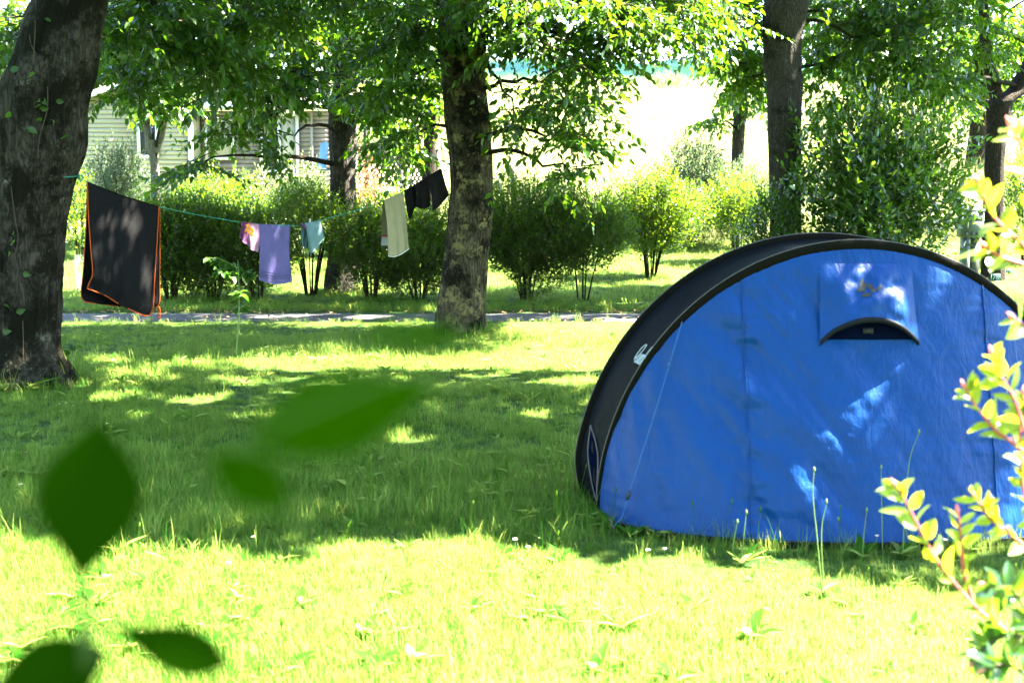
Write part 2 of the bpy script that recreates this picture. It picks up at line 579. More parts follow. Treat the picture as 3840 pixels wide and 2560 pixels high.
def ellipsoid_points(r, n, c, rad, shell=0.45):
    d = nrm(r.normal(size=(n, 3)))
    q = r.random(n) ** shell
    off = d * q[:, None]
    return np.asarray(c) + off * np.asarray(rad), nrm(d)


# ------------------------------------------------------------------ where the sun comes through the roof of leaves
def poly_ground(pts):
    return np.array([G(px, py)[:2] for px, py in pts])


def in_poly(poly, x, y):
    inside = np.zeros(x.shape, bool)
    j = len(poly) - 1
    for i in range(len(poly)):
        xi, yi = poly[i]
        xj, yj = poly[j]
        c = ((yi > y) != (yj > y)) & (x < (xj - xi) * (y - yi) / (yj - yi + 1e-12) + xi)
        inside ^= c
        j = i
    return inside


GAPS = [poly_ground(p) for p in (
    [(-2600, 1960), (0, 1985), (300, 2060), (700, 2085), (1050, 2100), (1300, 2045), (1600, 2020), (1900, 2045), (2200, 2080),
     (2600, 2085), (3000, 2130), (3300, 2200), (3700, 2230), (6000, 2230), (6000, 4000), (-2600, 4000)],
    [(850, 1335), (1100, 1300), (1500, 1312), (1860, 1262), (1900, 1212), (2600, 1200), (2900, 1215), (3300, 1280), (3000, 1340), (2600, 1392), (1600, 1392), (1000, 1392), (850, 1385)],
    [(150, 1211), (1640, 1212), (1640, 1230), (150, 1228)],
    [(-400, 870), (640, 870), (600, 1100), (-400, 1120)],
)]
SPOTS = [(430, 1490, 75, 26), (760, 1505, 90, 22), (640, 1370, 150, 14), (400, 1360, 110, 12), (1480, 1645, 90, 24), (930, 1560, 60, 16),
         (1000, 1195, 60, 6), (1130, 1192, 50, 6), (1370, 1196, 80, 7), (2150, 1432, 170, 16), (2050, 1560, 60, 15), (560, 1560, 50, 14)]


def _holes():
    hs = []
    for px, py, rx, ry in SPOTS:
        c = G(px, py)
        ex = abs(G(px + rx, py)[0] - c[0])
        ey = abs(G(px, py - ry)[1] - c[1])
        hs.append((c[0], c[1], ex, ey))
    hs += [(-2.74, 11.45, .09, .05), (-3.0, 11.42, .08, .045), (-2.2, 11.7, .2, .1), (-3.95, 10.12, .09, .08), (-3.62, 10.22, .14, .065)]
    r = np.random.default_rng(21)
    hs += [(1.0, 5.19, .12, .07), (.84, 5.205, .08, .035), (.44, 5.26, .09, .035), (.28, 5.25, .06, .03), (1.12, 5.253, .04, .02), (1.19, 5.205, .05, .03), (1.67, 5.225, .05, .03), (-5.6, 16.85, .5, .3)]
    for _ in range(25):                                   # chinks that light single sprays of leaves
        hs.append((r.uniform(-10, 3), r.uniform(11, 19), r.uniform(0.1, 0.28), r.uniform(0.08, 0.2)))
    for _ in range(12):                                   # small chinks over the tent
        hs.append((r.uniform(-0.2, 2.6), r.uniform(5.4, 6.4), r.uniform(0.05, 0.11), r.uniform(0.04, 0.08)))
    hs += [(-.95, 13.4, .12, .06), (-1.35, 13.3, .10, .06), (-1.7, 13.22, .10, .05), (-2.2, 13.15, .12, .06)]
    for _ in range(60):                                   # small chinks elsewhere
        hs.append((r.uniform(-6, 6), r.uniform(6, 20), r.uniform(0.06, 0.2), r.uniform(0.05, 0.15)))
    return hs


HOLES = _holes()


def lit(p):
    """True where the sun ray through p lands on a sunny patch of the ground"""
    g = p - S * (p[:, 2] / S[2])[:, None]
    x0, y0 = g[:, 0], g[:, 1]
    x = x0 + 0.07 * np.sin(9.1 * y0 + 2.3 * x0) + 0.05 * np.sin(17.3 * y0 - 11.0 * x0) + 0.04 * np.sin(31 * x0 + 5 * y0)
    y = y0 + 0.05 * np.sin(5.3 * x0 + 1.1 * y0) + 0.035 * np.sin(13.7 * x0 - 7.0 * y0) + 0.025 * np.sin(29 * x0 + 3 * y0)
    res = np.zeros(len(p), bool)
    for poly in GAPS:
        res |= in_poly(poly, x, y)
    for hx, hy, ex, ey in HOLES:
        res |= ((x - hx) / ex) ** 2 + ((y - hy) / ey) ** 2 < 1
    res |= (y > 1.5) & (y < 3.6)
    res |= y > 19.3 + 0.6 * np.sin(x * 1.3)
    return res


# ------------------------------------------------------------------ trees
def trunk_mesh(profile, Y, bark_amp=0.012, top=None, sides=64, ground_z=None, seed=0):
    """profile rows (py, x_left, x_right) of the outline, top to bottom or bottom to top"""
    rows = []
    for py, xl, xr in profile:
        a, b = P(xl, py, Y), P(xr, py, Y)
        c = (a + b) / 2
        rows.append((c[2], c[0], Y, (b[0] - a[0]) / 2))
    rows.sort()
    if ground_z is not None:
        rows[0] = (ground_z - 0.08,) + rows[0][1:]
    if top:
        rows += top
    rows = np.array(rows)
    zz = np.arange(rows[0, 0], rows[-1, 0], 0.045)
    cx = np.interp(zz, rows[:, 0], rows[:, 1]); cyy = np.interp(zz, rows[:, 0], rows[:, 2]); rr = np.interp(zz, rows[:, 0], rows[:, 3])
    ker = np.ones(3) / 3
    for arr in (cx, rr):
        arr[1:-1] = np.convolve(arr, ker, 'valid')
    V = np.zeros((len(zz), sides, 3))
    for i, z in enumerate(zz):
        for k in range(sides):
            an = 2 * math.pi * k / sides
            nx, ny = math.cos(an), math.sin(an)
            q = Vector((nx * 1.3 + seed, ny * 1.3, z * 0.9))
            big = mnoise.noise(q * 1.2) * 0.07
            ridge = abs(mnoise.noise(Vector((nx * 6 + seed, ny * 6, z * 1.6)))) * 1.3 + abs(mnoise.noise(Vector((nx * 13 + seed, ny * 13, z * 3.2)))) * 0.8
            lump = max(0, mnoise.noise(Vector((nx * 2.2, ny * 2.2 + seed, z * 2.4)))) ** 2 * 0.10
            rad = rr[i] * (1 + big * (1 - abs(nx)) + lump * 0.6) - bark_amp * ridge + bark_amp * 0.4
            V[i, k] = (cx[i] + nx * rad, cyy[i] + ny * rad, z)
    q = []
    for i in range(len(zz) - 1):
        a = i * sides
        for k in range(sides):
            k2 = (k + 1) % sides
            q.append((a + k, a + k2, a + sides + k2, a + sides + k))
    mb = MB()
    mb.add(V, None, q)
    return mb, np.stack([cx, cyy, zz, rr], 1)


def axis_at(ax, z):
    return np.array([np.interp(z, ax[:, 2], ax[:, i]) for i in (0, 1)] + [z])


def limb(start, end, r0, r1, r, n=10, wob=0.12):
    pts = smooth_path([start, (np.asarray(start) * 0.55 + np.asarray(end) * 0.45) + np.array([0, 0, 0.12]), end], n)
    w = r.normal(0, wob, (n, 3)) * np.linspace(0, 1, n)[:, None] * 0.35
    pts = pts + w
    mb = MB()
    tube(mb, pts, np.linspace(r0, r1, n), 7)
    return mb


def fan_sprays(cr, r, n, c, rad, sprL, k, ll, lw, rich):
    """branchlets reaching outwards in layers, each a flat fan of leafy twigs"""
    m = max(3, int(n / 6.5))
    sub, d = ellipsoid_points(r, m, c, rad, 0.5)
    b = nrm(d * np.array([1, 1, 0.15]) + r.normal(0, 0.4, d.shape) * np.array([1, 1, 0.35]) + np.array([0, 0, -0.18]))
    side = nrm(np.cross(b, np.array([0, 0, 1.0]) + r.normal(0, 0.22, b.shape)))
    Lb = r.uniform(0.45, 0.95, m) * sprL * 1.7
    size = r.uniform(0.72, 1.25, m)
    for q in range(7):
        t = (q + 0.5) / 7
        sg = 1 if q % 2 else -1
        base = sub + b * (Lb * (t - 0.5))[:, None] + np.array([0, 0, -1.0]) * (0.22 * Lb * t * t)[:, None]
        dr = nrm(b * 0.75 + side * sg * (0.95 - 0.45 * t) + r.normal(0, 0.16, b.shape) + np.array([0, 0, -0.12]))
        if q == 6: dr = b
        for lo, hi, f in ((0.0, 0.9, 0.82), (0.9, 1.1, 1.0), (1.1, 9, 1.18)):
            sel = (size >= lo) & (size < hi)
            sprays(cr, r, base[sel], dr[sel], sprL * 0.8 * f, k, ll * f, lw * f, droop=0.25, leaf_droop=0.42, rich=rich, twig_r=0.003)
    # the branchlet itself
    for i in range(m):
        p0, p1 = sub[i] - b[i] * Lb[i] * 0.6, sub[i] + b[i] * Lb[i] * 0.5 + np.array([0, 0, -0.2 * Lb[i]])
        tube(cr, [p0, sub[i] + np.array([0, 0, 0.01]), p1], [0.007, 0.005, 0.002], 4, 0.5, 1, cap=False)


def make_tree(name, label, profile, Y, bark, blobs, roof=None, top=None, leaf='leaf', ll=0.085, lw=0.045, seed=0, group='campsite shade trees',
              ground_z=0.0, amp=0.012, k=9, roof_n=2600, rich=True, dens=1.0, sprL=0.42):
    r = np.random.default_rng(100 + seed)
    mb, ax = trunk_mesh(profile, Y, amp, top, ground_z=ground_z, seed=seed * 3.1)
    base = axis_at(ax, ground_z)
    root = empty(name, base, label, 'tree', group)
    mb.build('trunk', M[bark], root, True)
    cr = MB()
    for (px, py, by, rx, ry, rd, n) in blobs:
        c = P(px, py, by)
        s = by / FP
        fan_sprays(cr, r, int(n * dens), c, (rx * s, rd, ry * s), sprL, k, ll, lw, rich)
        # the limb that carries this mass of leaves
        z0 = min(max(c[2] + r.uniform(-0.2, 0.7), base[2] + 1.9), ax[-1, 2] - 0.5)
        st = axis_at(ax, z0)
        dist = np.linalg.norm(c - st)
        limb(st, c, min(0.05, 0.018 + dist * 0.010), 0.008, r).build('branch', M['bark_dark'], root, True)
    if roof:
        for (cx, cy_, cz, rx, ry, rz, n) in roof:
            pts, d = ellipsoid_points(r, n, (cx, cy_, cz), (rx, ry, rz), 0.6)
            out = nrm(d * np.array([1, 1, 0.5]) + r.normal(0, 0.5, d.shape) + np.array([0, 0, -0.15]))
            sprays(cr, r, pts - out * 0.15, out, 0.34, 9, 0.15, 0.085, droop=0.3, leaf_droop=0.3, twig_r=0.004, cull=lit)
            for q in range(4):
                e = np.array([cx, cy_, cz]) + r.normal(0, 0.45, 3) * np.array([rx, ry, rz])
                z0 = min(max(e[2] - 1.5, 3.0), ax[-1, 2] - 0.3)
                limb(axis_at(ax, z0), e, 0.06, 0.015, r).build('branch', M['bark_dark'], root, True)
    cr.build('crown', [M[leaf], M['twig']], root)
    return root, ax


build_road()

# --- big mossy tree at the left edge
t1_prof = [(0, 130, 397), (60, 108, 386), (110, 84, 374), (178, 72, 373), (250, 45, 360), (300, 18, 348), (350, 8, 332), (415, 2, 321), (490, 0, 319),
           (562, 2, 317), (600, 4, 304), (650, 5, 285), (712, 2, 264), (823, -8, 245), (935, -18, 234), (1046, -28, 226), (1180, -38, 223), (1260, -44, 219),
           (1320, -58, 224), (1350, -72, 244), (1390, -90, 266), (1420, -105, 288), (1445, -120, 305), (1470, -125, 312)]
T1, ax1 = make_tree('mossy_tree', 'thick leaning mossy trunk with the clothes line knotted round it', t1_prof, 9.9, 'bark_mossy',
                    [(560, 90, 11.5, 230, 130, 1.0, 170), (800, 200, 12.5, 220, 130, 1.0, 160), (470, 290, 12.2, 130, 80, 0.5, 60), (60, 100, 13, 130, 150, 0.6, 90),
                     (950, 60, 12.5, 180, 90, 0.8, 90), (0, 300, 14, 110, 110, 0.5, 50), (700, 0, 13, 330, 70, 1.0, 170), (1150, -10, 14, 250, 70, 1.0, 130)],
                    [(-2.6, 10.5, 6.2, 3.4, 3.2, 1.6, 2300), (0.6, 8.6, 6.0, 3.0, 2.4, 1.3, 2300)], [(3.2, -3.25, 9.95, 0.27), (5.0, -3.0, 10.1, 0.2), (7.2, -2.9, 10.3, 0.08)], seed=1, amp=0.034)

# --- lichen covered tree in the middle
t3_prof = [(0, 1640, 1833), (76, 1646, 1834), (134, 1643, 1833), (200, 1643, 1820), (268, 1654, 1817), (357, 1663, 1824), (446, 1670, 1838), (536, 1679, 1842),
           (580, 1686, 1846), (645, 1688, 1846), (725, 1690, 1848), (779, 1684, 1849), (868, 1676, 1842), (957, 1668, 1832), (1046, 1654, 1826), (1113, 1644, 1822),
           (1180, 1634, 1819), (1235, 1626, 1824), (1275, 1612, 1836)]
T3, ax3 = make_tree('lichen_tree', 'tall trunk blotched with yellow lichen in the middle of the lawn', t3_prof, 13.5, 'bark_lichen',
                    [(2000, 100, 13.2, 230, 140, 1.2, 200), (2110, 310, 12.8, 150, 150, 0.7, 115), (2150, 530, 12.6, 75, 110, 0.3, 40), (1950, 430, 13.2, 95, 110, 0.5, 42),
                     (2310, 80, 12.9, 190, 90, 1.0, 140), (2520, 50, 13.4, 200, 75, 1.0, 130), (1540, 110, 13.0, 160, 140, 0.8, 130), (1500, 330, 14.2, 160, 130, 0.8, 130),
                     (1560, 490, 14.6, 110, 100, 0.5, 34), (2165, 660, 12.6, 60, 60, 0.2, 22), (1640, 5, 12.4, 70, 40, 0.4, 20), (1890, 10, 12.4, 80, 45, 0.4, 26), (2290, 215, 13.2, 110, 60, 0.4, 55), (2250, -10, 14, 420, 60, 1.0, 220), (1500, -10, 15, 200, 70, 1.0, 110)],
                    [(0.6, 13.0, 6.4, 3.6, 2.8, 1.8, 2300), (-0.8, 14.8, 6.0, 3.0, 2.0, 1.4, 1300)], [(4.6, -0.42, 13.4, 0.2), (7.5, -0.3, 13.4, 0.07)], seed=2, amp=0.024)

# --- trunk behind the clothes line
t2_prof = [(0, 1278, 1340), (134, 1268, 1336), (268, 1256, 1334), (340, 1247, 1338), (402, 1236, 1338), (469, 1231, 1335), (549, 1233, 1341), (600, 1237, 1334),
           (700, 1238, 1335), (779, 1239, 1336), (868, 1238, 1337), (935, 1234, 1337), (980, 1227, 1338), (1046, 1217, 1341), (1100, 1206, 1348)]
T2, ax2 = make_tree('ridged_tree', 'straight grey ridged trunk behind the clothes line and purple towel', t2_prof, 18.4, 'bark_grey',
                    [(1100, 150, 17.5, 200, 160, 1.0, 200), (1000, 330, 17.0, 190, 90, 0.8, 150), (860, 480, 16.8, 130, 130, 0.7, 50), (1060, 500, 16.6, 110, 100, 0.5, 15),
                     (1160, 280, 17.4, 90, 110, 0.7, 80), (1440, 220, 19.2, 120, 160, 0.6, 130), (1440, 420, 18.0, 120, 110, 0.6, 55), (1520, 560, 17.6, 110, 60, 0.3, 18),
                     (1360, 440, 19.0, 70, 60, 0.3, 30), (720, 610, 16.6, 110, 50, 0.4, 26), (640, 180, 17, 260, 150, 1.0, 170)],
                    [(-2.0, 17.8, 7.0, 3.4, 2.0, 1.6, 2200)], [(4.6, -2.3, 18.3, 0.13), (8, -2.1, 18.2, 0.05)], seed=3, amp=0.012, ll=0.10, lw=0.055)

# --- trunk behind the tent
t4_prof = [(0, 2868, 3034), (45, 2858, 3026), (89, 2860, 3019), (134, 2862, 3006), (254, 2864, 3003), (300, 2876, 3012), (379, 2878, 3006), (491, 2880, 3003),
           (645, 2884, 3005), (779, 2887, 3003), (868, 2889, 3004), (960, 2880, 3010), (1060, 2862, 3024), (1110, 2850, 3040)]
T4, ax4 = make_tree('grey_tree', 'straight grey trunk with thin creepers rising behind the tent', t4_prof, 18.0, 'bark_grey',
                    [(2770, 240, 18.9, 85, 100, 0.5, 80), (2690, 80, 18.6, 170, 90, 0.8, 140), (3190, 90, 18.8, 160, 120, 0.8, 160), (3140, 300, 19.0, 100, 120, 0.5, 90),
                     (2800, 300, 19.0, 60, 60, 0.4, 22), (3340, 190, 18.4, 150, 110, 0.8, 120), (2720, -20, 19.4, 230, 60, .6, 110), (3300, -10, 19, 300, 70, .8, 140)],
                    [(4.0, 17.6, 7.2, 3.4, 2.2, 1.8, 2600)], [(4.8, 3.95, 17.9, 0.17), (8, 4.1, 17.8, 0.06)], seed=4, ll=0.10, lw=0.055)

# --- forked tree at the right edge
t5_prof = [(380, 3697, 3800), (420, 3700, 3790), (469, 3702, 3782), (540, 3697, 3770), (625, 3693, 3763), (700, 3692, 3762), (800, 3686, 3762), (957, 3682, 3762),
           (1046, 3678, 3768), (1080, 3668, 3778)]
T5, ax5 = make_tree('forked_tree', 'dark trunk forking above head height beside the electric post', t5_prof, 20.2, 'bark_dark',
                    [(3520, 100, 18.4, 300, 140, 1.2, 220), (3480, 320, 18.8, 180, 130, 0.8, 120), (3760, 80, 22.0, 160, 130, 0.8, 130), (3610, 400, 21.4, 60, 120, 0.5, 30),
                     (3820, 330, 22.0, 80, 90, 0.5, 40)],
                    [(7.4, 19.6, 7.2, 3.2, 2.4, 1.8, 1200), (9.2, 18.0, 6.8, 2.8, 2.2, 1.8, 1300)], [(3.1, 7.9, 20.3, 0.17), (3.6, 8.1, 20.3, 0.11), (7, 8.8, 20.3, 0.05)], seed=5, ll=0.10, lw=0.055)
mbf = MB()
tube(mbf, smooth_path([P(3745, 395, 20.2), P(3722, 300, 20.2), P(3700, 200, 20.1), P(3690, 60, 20.0), P(3680, -150, 20.0)], 16), np.linspace(0.11, 0.07, 16), 12)
mbf.build('limb', M['bark_dark'], T5, True)

# --- slim tree out in the field and the young trees before the mobile home
t6_prof = [(250, 2762, 2802), (350, 2755, 2800), (450, 2750, 2796), (560, 2744, 2790), (700, 2742, 2788), (770, 2738, 2792)]
make_tree('field_tree', 'slim pale trunk at the foot of the bright field', t6_prof, 25.5, 'bark_grey',
          [(2770, 330, 25, 60, 80, 0.6, 45), (2880, 330, 25.3, 60, 90, 0.6, 40), (2800, 200, 25.3, 150, 90, 0.8, 90), (2680, 460, 25, 40, 30, 0.3, 10)],
          None, [(6.5, 4.7, 25.5, 0.05)], seed=6, ground_z=float(terrain(25.5)), ll=0.12, lw=0.065)
t7_prof = [(520, 556, 588), (560, 556, 582), (600, 562, 592), (656, 567, 598), (760, 562, 602)]
T7, ax7 = make_tree('garden_tree', 'small forked tree with pale bark before the cream wall window', t7_prof, 24.6, 'bark_pale',
                    [(560, 380, 24.5, 110, 40, 0.5, 55), (620, 330, 24.5, 100, 50, 0.5, 50)], None, None, seed=7, ground_z=float(terrain(24.6)), ll=0.12, lw=0.07, group='young trees by the mobile home')
for pth in ([P(572, 580, 24.6), P(556, 520, 24.6), P(544, 420, 24.6), P(540, 330, 24.6)], [P(578, 575, 24.6), P(604, 510, 24.7), P(618, 420, 24.7), P(622, 320, 24.7)]):
    mbf = MB()
    tube(mbf, smooth_path(pth, 12), np.linspace(0.075, 0.045, 12), 10)
    mbf.build('limb', M['bark_pale'], T7, True)
t8_prof = [(300, 1590, 1632), (420, 1592, 1638), (560, 1588, 1634), (700, 1584, 1638), (820, 1580, 1642)]
make_tree('dark_slim_tree', 'dark slim trunk just past the terrace lattice', t8_prof, 25.0, 'bark_dark',
          [(1560, 330, 24.6, 120, 110, 0.6, 70), (1650, 200, 24.6, 140, 120, 0.7, 80), (1450, 200, 25, 120, 120, 0.7, 60)], None, [(7, -1.6, 25, 0.05)],
          seed=8, ground_z=float(terrain(25.0)), ll=0.12, lw=0.07, group='young trees by the mobile home')
# --- trees out of view: some shade lawn and tent, others are added to cut skylight
def side_tree(name, label, x, y, roof, seed):
    prof_top = [(0.3, x, y, 0.27), (1.2, x, y, 0.23), (3, x + 0.05, y, 0.21), (5, x, y, 0.17), (7.5, x, y, 0.06)]
    r = np.random.default_rng(seed)
    rows = np.array([(-0.08, x, y, 0.36)] + prof_top)
    root = empty(name, (x, y, 0), label, 'tree', 'campsite shade trees')
    mb = MB()
    zz = np.linspace(-0.08, 7.5, 40)
    pts = np.stack([np.interp(zz, rows[:, 0], rows[:, 1]) + 0.04 * np.sin(zz * 1.7), np.interp(zz, rows[:, 0], rows[:, 2]) + 0.03 * np.cos(zz * 2.1), zz], 1)
    tube(mb, pts, np.interp(zz, rows[:, 0], rows[:, 3]), 20)
    mb.build('trunk', M['bark_grey'], root, True)
    cr = MB()
    for (cx, cy_, cz, rx, ry, rz, n) in roof:
        p, d = ellipsoid_points(r, n, (cx, cy_, cz), (rx, ry, rz), 0.6)
        out = nrm(d + r.normal(0, 0.5, d.shape))
        sprays(cr, r, p - out * 0.15, out, 0.34, 9, 0.16, 0.095, droop=0.3, leaf_droop=0.3, twig_r=0.004, cull=lit if x > 4.5 else None)
        for q in range(5):
            e = np.array([cx, cy_, cz]) + r.normal(0, 0.45, 3) * np.array([rx, ry, rz])
            limb((x, y, min(max(e[2] - 1.5, 3.0), 6.5)), e, 0.07, 0.015, r).build('branch', M['bark_dark'], root, True)
    cr.build('crown', [M['leaf'], M['twig']], root)


side_tree('shade_tree', 'broad crowned tree beyond the edge of the view shading the blue tent', 6.2, 8.6, [(4.6, 8.4, 6.0, 4.4, 3.2, 1.8, 4200)], 31)
side_tree('shade_tree', 'broad crowned tree shading the road end of the lawn', 7.6, 13.6, [(5.6, 13.4, 6.2, 3.8, 3.0, 1.8, 2800)], 33)
side_tree('shade_tree', 'unseen broad crowned tree added close behind the camera to cut skylight', -2.6, -3.4, [(-2.6, -3.4, 4.8, 3.6, 2.6, 3.0, 1500)], 34)
side_tree('shade_tree', 'unseen broad crowned tree added behind the camera on the tent side to cut skylight', 3.4, -4.2, [(3.4, -4.4, 4.8, 3.4, 2.6, 3.0, 1500)], 35)
side_tree('shade_tree', 'unseen broad crowned tree added on the mossy trunk side of the lawn to cut skylight', -7.4, 3.6, [(-7.4, 3.4, 4.8, 2.8, 3.8, 3.0, 1600)], 36)
side_tree('shade_tree', 'unseen broad crowned tree added beyond the mossy trunk near the road to cut skylight', -9.6, 10.4, [(-9.4, 10.6, 4.8, 3.0, 3.6, 3.0, 1500)], 37)
side_tree('shade_tree', 'unseen broad crowned tree added beside the camera to shade the nearest leaves', 5.0, 0.2, [(3.6, 0.4, 5.6, 3.2, 1.9, 1.6, 1300)], 32)  # added out of view so its crown shades the sprig at the lens

# ------------------------------------------------------------------ grass (instanced tufts)
TENT_C = np.array([1.50, 5.87])
TENT_A = 1.13


def blade(mb, r, base, h, w, lean, az, a, bend=1.0, segs=3):
    d = np.array([math.cos(az), math.sin(az), 0])
    s = np.array([-math.sin(az), math.cos(az), 0])
    v = []
    for i in range(segs):
        t = i / segs
        c = np.asarray(base) + d * lean * h * t ** (1.6 * bend) + np.array([0, 0, h * t * (1 - 0.25 * lean * t)])
        ww = w * (1 - t * 0.55)
        v += [c - s * ww / 2, c + s * ww / 2]
    v.append(np.asarray(base) + d * lean * h + np.array([0, 0, h * (1 - 0.25 * lean)]))
    q = [(2 * i, 2 * i + 1, 2 * i + 3, 2 * i + 2) for i in range(segs - 1)]
    mb.add(v, [(2 * segs - 2, 2 * segs - 1, 2 * segs)], q, a)


def tuft(name, seed, n, rad, h0, h1, w, lean, mat, extra=None):
    r = np.random.default_rng(seed)
    mb = MB()
    for _ in range(n):
        rr = rad * math.sqrt(r.random()); an = r.uniform(0, 2 * math.pi)
        blade(mb, r, (rr * math.cos(an), rr * math.sin(an), 0), r.uniform(h0, h1), w * r.uniform(0.6, 1.3), r.uniform(0.1, lean), r.uniform(0, 2 * math.pi), r.random())
    if extra:
        extra(mb, r)
    return bpy.data.objects.new(name, mb.mesh(name)), mat


def make_collection(name, items):
    c = bpy.data.collections.new(name)
    for o, m in items:
        o.data.materials.append(m)
        c.objects.link(o)
    return c


def scatter(name, pts, idx, scl, rot, coll, label, cat):
    me = bpy.data.meshes.new(name)
    me.vertices.add(len(pts))
    me.vertices.foreach_set('co', np.asarray(pts, np.float32).ravel())
    a = me.attributes.new('idx', 'INT', 'POINT'); a.data.foreach_set('value', np.asarray(idx, np.int32))
    a = me.attributes.new('scl', 'FLOAT', 'POINT'); a.data.foreach_set('value', np.asarray(scl, np.float32))
    a = me.attributes.new('rot', 'FLOAT_VECTOR', 'POINT'); a.data.foreach_set('vector', np.asarray(rot, np.float32).ravel())
    o = bpy.data.objects.new(name, me)
    COL.objects.link(o)
    ng = bpy.data.node_groups.new(name + '_nodes', 'GeometryNodeTree')
    ng.interface.new_socket('Geometry', in_out='INPUT', socket_type='NodeSocketGeometry')
    ng.interface.new_socket('Geometry', in_out='OUTPUT', socket_type='NodeSocketGeometry')
    gi = ng.nodes.new('NodeGroupInput'); go = ng.nodes.new('NodeGroupOutput')
    iop = ng.nodes.new('GeometryNodeInstanceOnPoints')
    ci = ng.nodes.new('GeometryNodeCollectionInfo')
    ci.inputs['Collection'].default_value = coll
    ci.inputs['Separate Children'].default_value = True
    ci.inputs['Reset Children'].default_value = True
    iop.inputs['Pick Instance'].default_value = True
    def na(nm, t):
        n = ng.nodes.new('GeometryNodeInputNamedAttribute'); n.data_type = t
        n.inputs['Name'].default_value = nm
        return n.outputs['Attribute']
    ng.links.new(gi.outputs[0], iop.inputs['Points'])
    ng.links.new(ci.outputs[0], iop.inputs['Instance'])
    ng.links.new(na('idx', 'INT'), iop.inputs['Instance Index'])
    ng.links.new(na('rot', 'FLOAT_VECTOR'), iop.inputs['Rotation'])
    ng.links.new(na('scl', 'FLOAT'), iop.inputs['Scale'])
    ng.links.new(iop.outputs[0], go.inputs[0])
    md = o.modifiers.new('scatter', 'NODES')
    md.node_group = ng
    tag(o, label, cat, None, 'stuff')
    return o


def rosette(mb, r):
    """a few broad leaves lying low: plantain, dandelion"""
    n = int(r.integers(4, 8))
    an = r.uniform(0, 6.28, n)
    d = np.stack([np.cos(an), np.sin(an), r.uniform(0.15, 0.9, n)], 1)
    c = np.zeros((n, 3)); c[:, 2] = 0.01
    leaves(mb, r, c, d, np.tile([0, 0, 1.0], (n, 1)), 0.10, 0.032, rich=True)


def stalks(mb, r):
    for _ in range(int(r.integers(1, 4))):
        h = r.uniform(0.10, 0.26)
        az = r.uniform(0, 6.28)
        p0 = np.array([r.normal(0, .02), r.normal(0, .02), 0])
        p1 = p0 + np.array([math.cos(az) * h * .18, math.sin(az) * h * .18, h])
        pts = smooth_path([p0, (p0 + p1) / 2 + np.array([0, 0, .02]), p1], 5)
        tube(mb, pts, 0.0014, 3, 0.6, cap=False)
        tube(mb, [p1, p1 + nrm(p1 - p0) * 0.012, p1 + nrm(p1 - p0) * 0.025], [0.003, 0.0045, 0.002], 4, 0.8)


